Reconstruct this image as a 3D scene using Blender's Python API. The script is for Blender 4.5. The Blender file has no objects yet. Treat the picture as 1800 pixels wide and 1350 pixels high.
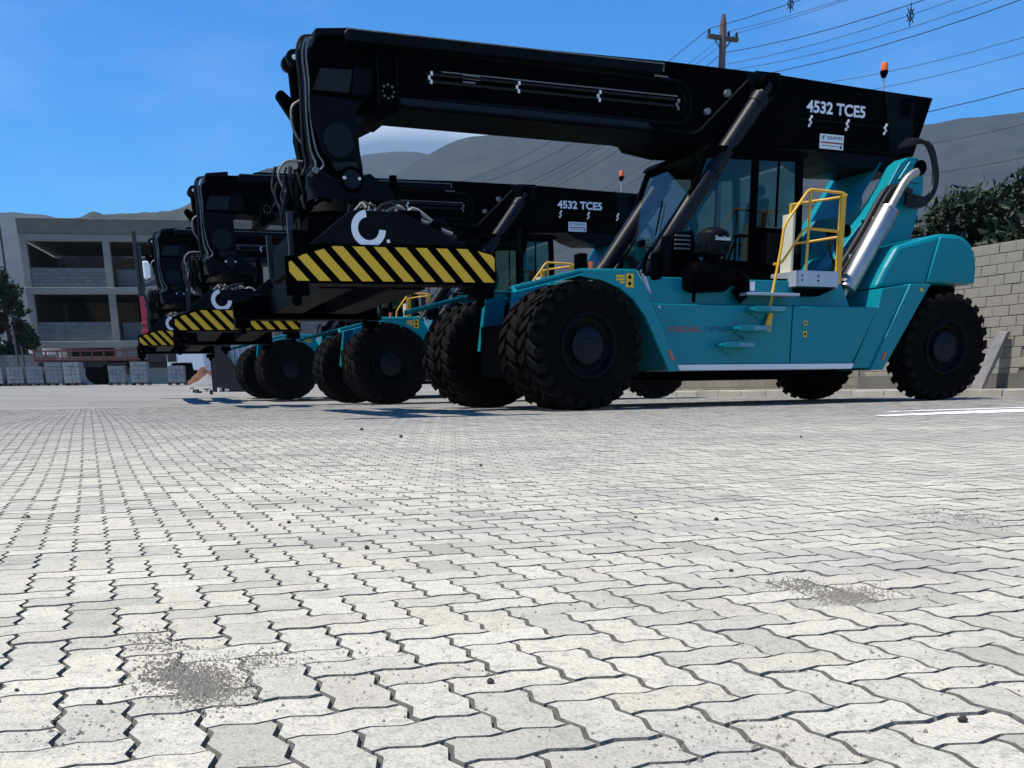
import bpy, math, random
import numpy as np
from mathutils import Vector, Matrix, noise as mnoise
random.seed(7)
rng = np.random.default_rng(7)
R = math.radians
scene = bpy.context.scene
col = scene.collection

# ------------------------------------------------------------------ camera
FOCAL, PPY = 1803.0, 1200.0              # focal length and optical axis row, in pixels of an 1800 x 1350 frame
PITCH = math.atan((PPY - 680.6) / FOCAL)
ROLL = math.atan(0.0166)
CAM = Vector((0, 0, .307))
fw = Vector((0, math.cos(PITCH), -math.sin(PITCH)))
up0 = Vector((0, math.sin(PITCH), math.cos(PITCH)))
rt0 = Vector((1, 0, 0))
rt = rt0 * math.cos(ROLL) - up0 * math.sin(ROLL)
up = rt0 * math.sin(ROLL) + up0 * math.cos(ROLL)
cd = bpy.data.cameras.new('camera')
cam = bpy.data.objects.new('camera', cd)
col.objects.link(cam)
cam.matrix_world = Matrix(((rt.x, up.x, -fw.x, CAM.x), (rt.y, up.y, -fw.y, CAM.y), (rt.z, up.z, -fw.z, CAM.z), (0, 0, 0, 1)))
cd.sensor_width = 36
cd.sensor_fit = 'HORIZONTAL'
cd.lens = 36 * FOCAL / 1800
cd.shift_y = (PPY - 675) / 1800
cd.clip_start = .05
cd.clip_end = 30000
scene.camera = cam

# ------------------------------------------------------------------ sky and sun
SUN_EL = R(67)
sun_h = Vector((-.9135, -.4067, 0)) + .14 * Vector((-.4067, .9135, 0))   # from the machines' fronts, a touch from behind
sun_h.normalize()
sun_from = Vector((sun_h.x * math.cos(SUN_EL), sun_h.y * math.cos(SUN_EL), math.sin(SUN_EL)))
w = bpy.data.worlds.new('World')
scene.world = w
w.use_nodes = True
nt = w.node_tree
bg = nt.nodes['Background']
sky = nt.nodes.new('ShaderNodeTexSky')
sky.sky_type = 'NISHITA'
sky.sun_disc = False
sky.sun_elevation = SUN_EL
sky.sun_rotation = math.atan2(sun_h.x, sun_h.y)
sky.air_density = 1.0
sky.dust_density = .15
sky.ozone_density = 3.0
hs = nt.nodes.new('ShaderNodeHueSaturation')
hs.inputs['Saturation'].default_value = 2.25
hs.inputs['Value'].default_value = 1.1
hs.inputs['Hue'].default_value = .509
nt.links.new(sky.outputs[0], hs.inputs['Color'])
tcw = nt.nodes.new('ShaderNodeTexCoord'); mpw = nt.nodes.new('ShaderNodeMapping'); mpw.inputs['Scale'].default_value = (1.6, 1.6, 6)
nzw = nt.nodes.new('ShaderNodeTexNoise'); nzw.inputs['Scale'].default_value = 1.7; nzw.inputs['Detail'].default_value = 8; nzw.inputs['Roughness'].default_value = .6
rpw = nt.nodes.new('ShaderNodeValToRGB'); rpw.color_ramp.elements[0].position = .48; rpw.color_ramp.elements[1].position = .85; rpw.color_ramp.elements[1].color = (.22, .22, .22, 1)
mxw = nt.nodes.new('ShaderNodeMix'); mxw.data_type = 'RGBA'; mxw.inputs['B'].default_value = (5.0, 6.4, 8.2, 1)     # thin high cloud
nt.links.new(tcw.outputs['Generated'], mpw.inputs[0]); nt.links.new(mpw.outputs[0], nzw.inputs['Vector']); nt.links.new(nzw.outputs['Fac'], rpw.inputs[0])
nt.links.new(rpw.outputs[0], mxw.inputs['Factor']); nt.links.new(hs.outputs[0], mxw.inputs['A'])
nt.links.new(mxw.outputs['Result'], bg.inputs[0])
bg.inputs[1].default_value = .105
sd = bpy.data.lights.new('sun', 'SUN')
sd.energy = 4.4
sd.angle = R(.6)
sd.color = (1, .93, .81)
sun = bpy.data.objects.new('sun', sd)
col.objects.link(sun)
sun.rotation_euler = (-sun_from).to_track_quat('-Z', 'Y').to_euler()
vs = scene.view_settings
vs.view_transform = 'Standard'
vs.look = 'None'
vs.exposure = .6
vs.gamma = 1
vs.use_curve_mapping = False
scene.cycles.max_bounces = 6
scene.cycles.diffuse_bounces = 3
scene.cycles.volume_bounces = 0
scene.cycles.transparent_max_bounces = 12
scene.cycles.use_denoising = True

# ------------------------------------------------------------------ materials
def mat(name, base, rough=.6, metal=0, var=0, scale=8, bump=0, bscale=60, spec=.5, dirt=None, dirt_amt=0, coat=0, obj=True):
    m = bpy.data.materials.new(name)
    m.use_nodes = True
    n, l = m.node_tree.nodes, m.node_tree.links
    b = n['Principled BSDF']
    b.inputs['Roughness'].default_value = rough
    b.inputs['Metallic'].default_value = metal
    b.inputs['Specular IOR Level'].default_value = spec
    b.inputs['Coat Weight'].default_value = coat
    b.inputs['Base Color'].default_value = (*base, 1)
    tc = n.new('ShaderNodeTexCoord')
    src = tc.outputs['Object' if obj else 'Generated']
    if var or dirt:
        nz = n.new('ShaderNodeTexNoise')
        nz.inputs['Scale'].default_value = scale
        nz.inputs['Detail'].default_value = 6
        l.new(src, nz.inputs['Vector'])
        mx = n.new('ShaderNodeMix')
        mx.data_type = 'RGBA'
        mx.inputs['A'].default_value = (*[c * (1 - var) for c in base], 1)
        mx.inputs['B'].default_value = (*[min(1, c * (1 + var)) for c in base], 1)
        l.new(nz.outputs['Fac'], mx.inputs['Factor'])
        out = mx.outputs['Result']
        if dirt:
            n2 = n.new('ShaderNodeTexNoise')
            n2.inputs['Scale'].default_value = scale * .45
            n2.inputs['Detail'].default_value = 9
            n2.inputs['Roughness'].default_value = .7
            l.new(src, n2.inputs['Vector'])
            rp = n.new('ShaderNodeValToRGB')
            rp.color_ramp.elements[0].position = .5
            rp.color_ramp.elements[1].position = .75
            rp.color_ramp.elements[1].color = (dirt_amt,) * 3 + (1,)
            l.new(n2.outputs['Fac'], rp.inputs[0])
            m2 = n.new('ShaderNodeMix')
            m2.data_type = 'RGBA'
            l.new(rp.outputs[0], m2.inputs['Factor'])
            l.new(out, m2.inputs['A'])
            m2.inputs['B'].default_value = (*dirt, 1)
            out = m2.outputs['Result']
        l.new(out, b.inputs['Base Color'])
    if bump:
        n3 = n.new('ShaderNodeTexNoise')
        n3.inputs['Scale'].default_value = bscale
        n3.inputs['Detail'].default_value = 5
        l.new(src, n3.inputs['Vector'])
        bp = n.new('ShaderNodeBump')
        bp.inputs['Strength'].default_value = bump
        bp.inputs['Distance'].default_value = .01
        l.new(n3.outputs['Fac'], bp.inputs['Height'])
        l.new(bp.outputs[0], b.inputs['Normal'])
    return m

M = {}
M['teal'] = mat('teal_paint', (.0, .205, .252), .4, var=.05, scale=2, coat=.08, spec=.22, dirt=(.05, .19, .215), dirt_amt=.12)
M['black'] = mat('black_paint', (.0006, .0007, .0011), .5, var=.3, scale=3, spec=.012, dirt=(.004, .004, .004), dirt_amt=.4)
M['char'] = mat('charcoal_paint', (.0032, .0045, .007), .5, var=.2, scale=3, spec=.05, dirt=(.016, .016, .016), dirt_amt=.3)
M['navy'] = mat('blue_black_paint', (.004, .0055, .011), .45, var=.15, scale=3, spec=.18)
M['rubber'] = mat('tyre_rubber', (.0025, .0024, .0024), .8, var=.3, scale=5, bump=.3, bscale=40, spec=.06, dirt=(.014, .0125, .011), dirt_amt=.5)
M['tread'] = mat('dusty_tread', (.0095, .0082, .0072), .9, var=.5, scale=7, bump=.4, bscale=30, spec=.05)
M['hose'] = mat('hose_rubber', (.004, .004, .0045), .55, spec=.3)
M['rimpaint'] = mat('rim_paint', (.0025, .003, .005), .55, var=.3, scale=6, spec=.12)
M['yellow'] = mat('yellow_paint', (.66, .36, .02), .45, var=.1, scale=9)
M['ytape'] = mat('yellow_stripe_paint', (.74, .43, .012), .5, var=.12, scale=30)
M['white'] = mat('white_paint', (.75, .76, .77), .5, var=.04, scale=12)
M['letter'] = mat('white_lettering', (.8, .8, .82), .5)
M['steel'] = mat('brushed_steel', (.36, .36, .37), .42, metal=1, var=.2, scale=6, bump=.1, bscale=30)
M['galv'] = mat('galvanised_steel', (.42, .47, .53), .5, metal=.35, var=.15, scale=10)
M['pipe'] = mat('weathered_pipe_steel', (.45, .40, .32), .42, metal=.85, var=.25, scale=12)
M['grey'] = mat('grey_hose_sleeve', (.17, .17, .165), .6, var=.3, scale=14)
M['orange'] = mat('orange_plastic', (.75, .14, .02), .3)
M['reflector'] = mat('red_orange_reflector', (.75, .09, .02), .25)
M['red'] = mat('red_lettering', (.30, .035, .05), .5)
M['ink'] = mat('dark_blue_lettering', (.008, .03, .07), .5)
M['redpaint'] = mat('red_crane_paint', (.32, .015, .035), .5, var=.2, scale=3)
M['rust'] = mat('red_brown_paint', (.14, .032, .022), .7, var=.35, scale=4)
M['seat'] = mat('seat_fabric', (.05, .052, .06), .85)
M['stone'] = mat('pebble_stone', (.03, .028, .026), .85, var=.3, scale=60)
M['bark'] = mat('bark', (.06, .045, .032), .9, var=.3, scale=12, bump=.5)
M['wood'] = mat('weathered_wood', (.09, .075, .06), .85, var=.3, scale=9)
M['polewood'] = mat('concrete_pole', (.10, .075, .07), .85, var=.3, scale=5)
M['wire'] = mat('wire_black', (.012, .013, .016), .6)
M['concrete'] = mat('raw_concrete', (.22, .21, .185), .85, var=.22, scale=1.2, bump=.3, bscale=25, dirt=(.12, .115, .10), dirt_amt=.6)
M['concdark'] = mat('weathered_concrete', (.12, .115, .10), .9, var=.35, scale=1.5, bump=.4, bscale=20, dirt=(.05, .05, .045), dirt_amt=.8)
M['block'] = mat('concrete_block', (.26, .238, .19), .9, var=.28, scale=3, bump=.6, bscale=50, dirt=(.12, .11, .095), dirt_amt=.55)
M['mortar'] = mat('mortar', (.14, .13, .115), .95, var=.3, scale=5)
M['palletblock'] = mat('new_concrete_block', (.23, .24, .245), .9, var=.25, scale=4, bump=.3)
M['kerb'] = mat('kerb_concrete', (.36, .345, .30), .9, var=.35, scale=1.5, bump=.5, bscale=18, dirt=(.12, .12, .09), dirt_amt=.7)
M['sand'] = mat('brown_sand', (.11, .05, .028), .95, var=.35, scale=5, bump=.8, bscale=14)
M['gravelpile'] = mat('grey_gravel', (.18, .18, .175), .95, var=.4, scale=16, bump=.9, bscale=30)
M['scrap'] = mat('pale_rubble', (.55, .52, .48), .9, var=.3, scale=8)
M['steelplate'] = mat('grey_steel_sheet', (.16, .165, .17), .55, metal=.2, var=.2, scale=2)
M['darkplate'] = mat('dark_steel_sheet', (.010, .0105, .012), .6, var=.25, scale=2)
M['paintmark'] = mat('white_road_paint', (.78, .78, .76), .7, var=.2, scale=3, dirt=(.35, .35, .33), dirt_amt=.8)
M['sky_sheet'] = mat('sky_sheet_white', (.93, .93, .94), 1, spec=0)
M['leaf'] = mat('leaf_dark_green', (.018, .030, .012), .6, var=.55, scale=2.2, spec=.3)
M['leaf2'] = mat('leaf_olive_green', (.028, .036, .018), .6, var=.5, scale=1.2, spec=.3)

def glass_mat():
    m = bpy.data.materials.new('cab_glass')
    m.use_nodes = True
    n, l = m.node_tree.nodes, m.node_tree.links
    n.clear()
    o = n.new('ShaderNodeOutputMaterial')
    mx = n.new('ShaderNodeMixShader')
    t = n.new('ShaderNodeBsdfTransparent')
    t.inputs[0].default_value = (.66, .74, .70, 1)
    g = n.new('ShaderNodeBsdfGlossy')
    g.inputs['Roughness'].default_value = .02
    g.inputs[0].default_value = (.85, .95, .95, 1)
    f = n.new('ShaderNodeLayerWeight')
    f.inputs[0].default_value = .5
    pw = n.new('ShaderNodeMath'); pw.operation = 'POWER'; pw.inputs[1].default_value = 3
    ma = n.new('ShaderNodeMath'); ma.operation = 'MULTIPLY_ADD'; ma.inputs[1].default_value = .55; ma.inputs[2].default_value = .03
    l.new(f.outputs['Facing'], pw.inputs[0]); l.new(pw.outputs[0], ma.inputs[0]); l.new(ma.outputs[0], mx.inputs[0])
    l.new(t.outputs[0], mx.inputs[1])
    l.new(g.outputs[0], mx.inputs[2])
    l.new(mx.outputs[0], o.inputs[0])
    return m
M['glass'] = glass_mat()

def paver_mat(name, far=False):
    m = mat(name, (.40, .395, .365), .92, bump=.55, bscale=130, spec=.25)
    n, l = m.node_tree.nodes, m.node_tree.links
    b = n['Principled BSDF']
    geo = n.new('ShaderNodeNewGeometry')
    at = n.new('ShaderNodeAttribute')
    at.attribute_name = 'rnd'
    oi = n.new('ShaderNodeObjectInfo')
    ad = n.new('ShaderNodeMath'); ad.operation = 'ADD'
    fr = n.new('ShaderNodeMath'); fr.operation = 'FRACT'
    l.new(at.outputs['Fac'], ad.inputs[0]); l.new(oi.outputs['Random'], ad.inputs[1]); l.new(ad.outputs[0], fr.inputs[0])
    cr = n.new('ShaderNodeValToRGB')
    e = cr.color_ramp.elements
    e[0].color = (.35, .335, .275, 1); e[1].color = (.565, .54, .445, 1)
    for p, c in ((.2, (.525, .50, .41)), (.4, (.43, .41, .345)), (.6, (.56, .53, .43)), (.8, (.48, .45, .36))):
        x = e.new(p); x.color = (*c, 1)
    l.new(fr.outputs[0], cr.inputs[0])
    base = cr.outputs[0]
    # large stains (tyre marks, damp) and fine speckle, in world coordinates
    def layer(src, scale, detail, lo, hi, colr, amt, stretch=None):
        nz = n.new('ShaderNodeTexNoise'); nz.inputs['Scale'].default_value = scale; nz.inputs['Detail'].default_value = detail
        nz.inputs['Roughness'].default_value = .65
        v = geo.outputs['Position']
        if stretch:
            mp = n.new('ShaderNodeMapping'); mp.inputs['Scale'].default_value = stretch; mp.inputs['Rotation'].default_value = (0, 0, R(-21.4))
            l.new(v, mp.inputs[0]); v = mp.outputs[0]
        l.new(v, nz.inputs['Vector'])
        rp = n.new('ShaderNodeValToRGB')
        rp.color_ramp.elements[0].position = lo; rp.color_ramp.elements[1].position = hi
        rp.color_ramp.elements[1].color = (amt,) * 3 + (1,)
        l.new(nz.outputs['Fac'], rp.inputs[0])
        mx = n.new('ShaderNodeMix'); mx.data_type = 'RGBA'
        l.new(rp.outputs[0], mx.inputs['Factor']); l.new(src, mx.inputs['A']); mx.inputs['B'].default_value = (*colr, 1)
        return mx.outputs['Result']
    base = layer(base, 45, 6, .50, .66, (.24, .235, .21), .55)
    base = layer(base, 170, 3, .57, .66, (.13, .125, .11), .7)
    base = layer(base, 9, 5, .55, .75, (.36, .345, .285), .45)
    base = layer(base, .35, 5, .5, .68, (.26, .26, .25), .5, (1, 3, 1))
    base = layer(base, 1.3, 7, .50, .72, (.25, .245, .225), .55)
    base = layer(base, 3.5, 4, .62, .74, (.19, .185, .17), .5)
    if far: base = layer(base, .9, 8, .42, .7, (.10, .10, .095), .75, (.25, 3.5, 1))
    # tyre dust towards the machines, with grazing joint shade painted into the same darkening
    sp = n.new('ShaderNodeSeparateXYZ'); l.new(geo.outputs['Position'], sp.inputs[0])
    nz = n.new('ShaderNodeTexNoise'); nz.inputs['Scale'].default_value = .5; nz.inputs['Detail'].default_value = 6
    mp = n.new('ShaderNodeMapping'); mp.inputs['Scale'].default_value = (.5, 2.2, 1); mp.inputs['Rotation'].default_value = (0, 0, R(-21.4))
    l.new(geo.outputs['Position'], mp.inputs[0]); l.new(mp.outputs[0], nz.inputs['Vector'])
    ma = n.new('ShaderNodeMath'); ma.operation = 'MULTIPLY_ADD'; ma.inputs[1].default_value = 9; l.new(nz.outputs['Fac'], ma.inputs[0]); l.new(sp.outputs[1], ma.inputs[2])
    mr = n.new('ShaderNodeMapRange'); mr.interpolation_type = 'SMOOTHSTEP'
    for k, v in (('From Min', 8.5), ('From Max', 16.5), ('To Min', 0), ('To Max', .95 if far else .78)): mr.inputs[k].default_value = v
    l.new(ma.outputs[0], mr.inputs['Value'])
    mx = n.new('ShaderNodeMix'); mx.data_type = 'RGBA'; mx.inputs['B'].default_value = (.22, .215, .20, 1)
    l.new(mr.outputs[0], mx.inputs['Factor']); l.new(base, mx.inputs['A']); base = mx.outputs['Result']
    if far:
        base = layer(base, .8, 8, .45, .7, (.09, .088, .08), .8, (.2, 3.5, 1))
        base = layer(base, 1.1, 8, .52, .7, (.42, .41, .37), .8, (.15, 3.0, 1.7))
    l.new(base, b.inputs['Base Color'])
    return m
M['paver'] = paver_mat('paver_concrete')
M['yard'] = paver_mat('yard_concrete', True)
M['paveredge'] = mat('paver_edge_dirt', (.15, .146, .128), .95, var=.3, scale=25, bump=.5, bscale=90)
M['joint'] = mat('joint_sand', (.075, .082, .072), .95, var=.35, scale=30, bump=.6, bscale=90)

def forest_mat(name, a, b_, scale):
    m = mat(name, a, .95, spec=.1)
    n, l = m.node_tree.nodes, m.node_tree.links
    geo = n.new('ShaderNodeNewGeometry')
    nz = n.new('ShaderNodeTexNoise'); nz.inputs['Scale'].default_value = scale; nz.inputs['Detail'].default_value = 8
    l.new(geo.outputs['Position'], nz.inputs['Vector'])
    rp = n.new('ShaderNodeValToRGB')
    rp.color_ramp.elements[0].position = .35; rp.color_ramp.elements[1].position = .65
    rp.color_ramp.elements[0].color = (*a, 1); rp.color_ramp.elements[1].color = (*b_, 1)
    l.new(nz.outputs['Fac'], rp.inputs[0]); l.new(rp.outputs[0], n['Principled BSDF'].inputs['Base Color'])
    return m
M['forest'] = forest_mat('forest_slope', (.020, .026, .020), (.046, .052, .036), .06)
M['forestfar'] = forest_mat('far_forest_slope', (.014, .018, .017), (.028, .033, .028), .02)

def brick_mat(name, c1, c2, mortar, bw, bh, ms=.012):
    m = mat(name, c1, .92, spec=.2)
    n, l = m.node_tree.nodes, m.node_tree.links
    tc = n.new('ShaderNodeTexCoord')
    sp = n.new('ShaderNodeSeparateXYZ'); cb = n.new('ShaderNodeCombineXYZ')
    ad = n.new('ShaderNodeMath'); ad.operation = 'ADD'
    l.new(tc.outputs['Object'], sp.inputs[0])
    l.new(sp.outputs[0], ad.inputs[0]); l.new(sp.outputs[1], ad.inputs[1])
    l.new(ad.outputs[0], cb.inputs[0]); l.new(sp.outputs[2], cb.inputs[1])
    br = n.new('ShaderNodeTexBrick')
    br.inputs['Scale'].default_value = 1
    br.inputs['Brick Width'].default_value = bw; br.inputs['Row Height'].default_value = bh; br.inputs['Mortar Size'].default_value = ms
    br.inputs['Color1'].default_value = (*c1, 1); br.inputs['Color2'].default_value = (*c2, 1); br.inputs['Mortar'].default_value = (*mortar, 1)
    l.new(cb.outputs[0], br.inputs['Vector'])
    l.new(br.outputs['Color'], n['Principled BSDF'].inputs['Base Color'])
    bp = n.new('ShaderNodeBump'); bp.invert = True; bp.inputs['Strength'].default_value = .6; bp.inputs['Distance'].default_value = .015
    l.new(br.outputs['Fac'], bp.inputs['Height']); l.new(bp.outputs[0], n['Principled BSDF'].inputs['Normal'])
    return m
M['infill'] = brick_mat('block_infill', (.19, .185, .18), (.14, .14, .135), (.11, .11, .105), .4, .2)
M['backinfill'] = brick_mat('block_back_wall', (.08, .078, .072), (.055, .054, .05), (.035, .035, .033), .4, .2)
M['wallfar'] = brick_mat('yard_wall_blocks', (.225, .205, .165), (.17, .155, .13), (.12, .11, .10), .4, .2)

# ------------------------------------------------------------------ mesh helpers
class MB:
    def __init__(s): s.v = []; s.f = []
    def add(s, vs_, fs):
        o = len(s.v); s.v += [tuple(p) for p in vs_]; s.f += [tuple(i + o for i in f) for f in fs]; return s
    def box(s, x0, x1, y0, y1, z0, z1):
        return s.add([(x0, y0, z0), (x1, y0, z0), (x1, y1, z0), (x0, y1, z0), (x0, y0, z1), (x1, y0, z1), (x1, y1, z1), (x0, y1, z1)],
                     [(0, 3, 2, 1), (4, 5, 6, 7), (0, 1, 5, 4), (1, 2, 6, 5), (2, 3, 7, 6), (3, 0, 4, 7)])
    def prism(s, poly, y0, y1):          # poly in (x, z), extruded along y
        a = sum(poly[i][0] * poly[(i + 1) % len(poly)][1] - poly[(i + 1) % len(poly)][0] * poly[i][1] for i in range(len(poly)))
        if a < 0: poly = poly[::-1]
        if y0 > y1: y0, y1 = y1, y0
        n = len(poly)
        fs = [tuple(range(n)), tuple(range(2 * n - 1, n - 1, -1))]
        fs += [(i, n + i, n + (i + 1) % n, (i + 1) % n) for i in range(n)]
        return s.add([(x, y0, z) for x, z in poly] + [(x, y1, z) for x, z in poly], fs)
    def prismz(s, poly, z0, z1):         # poly in (x, y)
        a = sum(poly[i][0] * poly[(i + 1) % len(poly)][1] - poly[(i + 1) % len(poly)][0] * poly[i][1] for i in range(len(poly)))
        if a < 0: poly = poly[::-1]
        n = len(poly)
        fs = [tuple(range(n - 1, -1, -1)), tuple(range(n, 2 * n))] + [(i, (i + 1) % n, n + (i + 1) % n, n + i) for i in range(n)]
        return s.add([(x, y, z0) for x, y in poly] + [(x, y, z1) for x, y in poly], fs)
    def tube(s, path, r, n=8, caps=True):
        P = [Vector(p) for p in path]
        rs = r if isinstance(r, (list, tuple)) else [r] * len(P)
        vs_, fs = [], []
        prev = None
        for i, p in enumerate(P):
            t = (P[min(i + 1, len(P) - 1)] - P[max(i - 1, 0)]).normalized()
            a = prev if prev is not None else (Vector((0, 0, 1)) if abs(t.z) < .9 else Vector((1, 0, 0)))
            a = (a - t * a.dot(t)).normalized(); b = t.cross(a); prev = a
            for k in range(n):
                q = 2 * math.pi * k / n
                vs_.append(p + (a * math.cos(q) + b * math.sin(q)) * rs[i])
        for i in range(len(P) - 1):
            for k in range(n):
                fs.append((i * n + k, i * n + (k + 1) % n, (i + 1) * n + (k + 1) % n, (i + 1) * n + k))
        if caps:
            fs.append(tuple(range(n - 1, -1, -1))); fs.append(tuple((len(P) - 1) * n + k for k in range(n)))
        return s.add(vs_, fs)
    def disc(s, c, r, y0, y1, n=20):     # short cylinder along y
        return s.tube([(c[0], y0, c[1]), (c[0], y1, c[1])], r, n)
    def lathe_y(s, prof, n=40):          # profile (y, radius)
        vs_ = [(rr * math.sin(2 * math.pi * k / n), y, rr * math.cos(2 * math.pi * k / n)) for y, rr in prof for k in range(n)]
        fs = [(i * n + k, i * n + (k + 1) % n, (i + 1) * n + (k + 1) % n, (i + 1) * n + k) for i in range(len(prof) - 1) for k in range(n)]
        return s.add(vs_, fs)
    def move(s, f): s.v = [tuple(f(Vector(p))) for p in s.v]; return s
    def build(s, name, m, parent=None, smooth=None, bevel=0, kind=None):
        me = bpy.data.meshes.new(name)
        me.from_pydata(s.v, [], s.f)
        me.materials.append(m)
        if smooth is not None:
            me.polygons.foreach_set('use_smooth', [True] * len(me.polygons))
            try: me.set_sharp_from_angle(angle=R(smooth))
            except Exception: pass
        o = bpy.data.objects.new(name, me)
        col.objects.link(o)
        if parent: o.parent = parent
        if bevel:
            md = o.modifiers.new('bevel', 'BEVEL'); md.width = bevel; md.segments = 2; md.limit_method = 'ANGLE'; md.angle_limit = R(35)
            md.harden_normals = False
        if kind: o['kind'] = kind
        return o

def curvy(path, n=4):                     # Catmull-Rom resampling for hoses
    P = [Vector(p) for p in path]; P = [P[0]] + P + [P[-1]]; out = []
    for i in range(1, len(P) - 2):
        a, b, c, d = P[i - 1], P[i], P[i + 1], P[i + 2]
        for k in range(n):
            t = k / n
            out.append(.5 * ((2 * b) + (c - a) * t + (2 * a - 5 * b + 4 * c - d) * t * t + (3 * b - a - 3 * c + d) * t ** 3))
    return out + [P[-2]]
def empty(name, loc=(0, 0, 0), rz=0):
    o = bpy.data.objects.new(name, None); col.objects.link(o); o.location = loc; o.rotation_euler = (0, 0, rz); o.empty_display_size = .2; return o
def tag(o, label, cat, group=None):
    o['label'] = label; o['category'] = cat
    if group: o['group'] = group
    return o
def structure(o): o['kind'] = 'structure'; return o
def copy_tree(o, parent=None):
    c = o.copy(); col.objects.link(c); c.parent = parent
    for ch in list(o.children): copy_tree(ch, c)
    return c
def arc(c, r, a0, a1, n): return [(c[0] + r * math.cos(R(a0 + (a1 - a0) * i / n)), c[1] + r * math.sin(R(a0 + (a1 - a0) * i / n))) for i in range(n + 1)]
def clip(poly, clipper):                 # Sutherland-Hodgman, clipper convex and counter-clockwise
    out = poly
    for i in range(len(clipper)):
        a, b = clipper[i], clipper[(i + 1) % len(clipper)]
        inp, out = out, []
        side = lambda p: (b[0] - a[0]) * (p[1] - a[1]) - (b[1] - a[1]) * (p[0] - a[0])
        for j in range(len(inp)):
            p, q = inp[j], inp[(j + 1) % len(inp)]
            sp_, sq = side(p), side(q)
            if sp_ >= 0: out.append(p)
            if sp_ * sq < 0:
                t = sp_ / (sp_ - sq); out.append((p[0] + (q[0] - p[0]) * t, p[1] + (q[1] - p[1]) * t))
        if not out: return []
    return out
def lettering(name, txt, m, parent, u0, w0, v, height, width, bold=0.0):
    cu = bpy.data.curves.new(name, 'FONT'); cu.body = txt; cu.size = 1; cu.offset = bold; cu.extrude = .0
    to = bpy.data.objects.new(name, cu); col.objects.link(to)
    dg = bpy.context.evaluated_depsgraph_get()
    me = bpy.data.meshes.new_from_object(to.evaluated_get(dg))
    bpy.data.objects.remove(to)
    xs = [q.co.x for q in me.vertices]; ys = [q.co.y for q in me.vertices]
    sx = width / (max(xs) - min(xs)); sy = height / (max(ys) - min(ys)); mx, my = min(xs), min(ys)
    for q in me.vertices: q.co = Vector((u0 + (q.co.x - mx) * sx, v, w0 + (q.co.y - my) * sy))
    me.materials.clear(); me.materials.append(m); me.name = name
    o = bpy.data.objects.new(name, me); col.objects.link(o); o.parent = parent
    return o

# ------------------------------------------------------------------ ground
YAW_P = R(21.4)
PU = Vector((math.cos(YAW_P), math.sin(YAW_P), 0)); PV = Vector((-math.sin(YAW_P), math.cos(YAW_P), 0))
def sm(a, b, x): t = min(1, max(0, (x - a) / (b - a))); return t * t * (3 - 2 * t)
def ground(x, y):
    vv = -.4067 * (x - .213) + .9135 * (y - 15.58)
    return -.125 * (1 - sm(5.5, 11.5, y)) + .74 * sm(12, 41, vv)
def sheet(xs, ys, fn, name, m):
    nx, ny = len(xs), len(ys)
    vs_ = [(x, y, fn(x, y)) for y in ys for x in xs]
    fs = [(j * nx + i, j * nx + i + 1, (j + 1) * nx + i + 1, (j + 1) * nx + i) for j in range(ny - 1) for i in range(nx - 1)]
    b = MB(); b.v = vs_; b.f = fs
    return b.build(name, m, smooth=40)
gx = [-5100, -3000, -900, -300, -120, -80] + [-60 + 2 * i for i in range(61)] + [80, 120, 300, 900, 3000, 5100]
gy = [-1400, -900, -300, -60, -20] + [-8 + 1 * i for i in range(80)] + [80, 100, 140, 300, 900, 3000, 4700]
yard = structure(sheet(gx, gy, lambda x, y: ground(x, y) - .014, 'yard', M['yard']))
# paved field: bedding, 300 nearest pavers as pieces, the rest joined
UNIT = .091
def edge(k):                                     # interlocking zigzag of one unit edge
    return [(0, 0), (.27, .075), (.73, -.075)]
def tile_poly(vertical):
    pts = []
    wid, dep = (1, 2) if vertical else (2, 1)
    for i in range(wid): pts += [(i + t, o) for t, o in edge(0)]
    for j in range(dep): pts += [(wid - o, j + t) for t, o in edge(0)]
    for i in range(wid - 1, -1, -1):
        e = [(1, 0), (.73, -.075), (.27, .075)]
        pts += [(i + t, dep + o) for t, o in e]
    for j in range(dep - 1, -1, -1):
        e = [(1, 0), (.73, -.075), (.27, .075)]
        pts += [(-o, j + t) for t, o in e]
    return np.array(pts) * UNIT - np.array([wid, dep]) * UNIT / 2
def inset(p, d):
    n = len(p); out = []
    for i in range(n):
        a = p[i] - p[i - 1]; b = p[(i + 1) % n] - p[i]
        na = np.array([-a[1], a[0]]) / np.hypot(*a); nb = np.array([-b[1], b[0]]) / np.hypot(*b)
        m = na + nb; m /= np.hypot(*m); out.append(p[i] + m * d / max(.5, m @ na))
    return np.array(out)
tiles = []
for ii in range(-250, 300):
    for jj in range(-60, 300):
        k = (ii + jj) % 4
        if k == 0: c, vert = ((ii + 1) * UNIT, (jj + .5) * UNIT), False
        elif k == 2: c, vert = ((ii + .5) * UNIT, (jj + 1) * UNIT), True
        else: continue
        x = PU.x * c[0] + PV.x * c[1]; y = PU.y * c[0] + PV.y * c[1]
        if y < .55 or y > 24.0 or abs(x) > .62 * y + .55: continue
        tiles.append((x, y, vert))
bed_pts = [(-.9, .5), (.9, .5), (.62 * 24.0 + .6, 24.05), (-.62 * 24.0 - .6, 24.05)]
bb = MB()
ny = 80
for j in range(ny + 1):
    y = .5 + (24.02 - .5) * j / ny
    for i in range(9):
        x = (-1 + 2 * i / 8) * (.62 * y + .62)
        bb.v.append((x, y, ground(x, y) - .0085))
bb.f = [(j * 9 + i, j * 9 + i + 1, (j + 1) * 9 + i + 1, (j + 1) * 9 + i) for j in range(ny) for i in range(8)]
pavement = structure(bb.build('pavement', M['joint']))
P0 = {v: tile_poly(v) for v in (False, True)}
outl = {v: inset(P0[v], .0014) for v in P0}; topl = {v: inset(P0[v], .0042) for v in P0}
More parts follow.
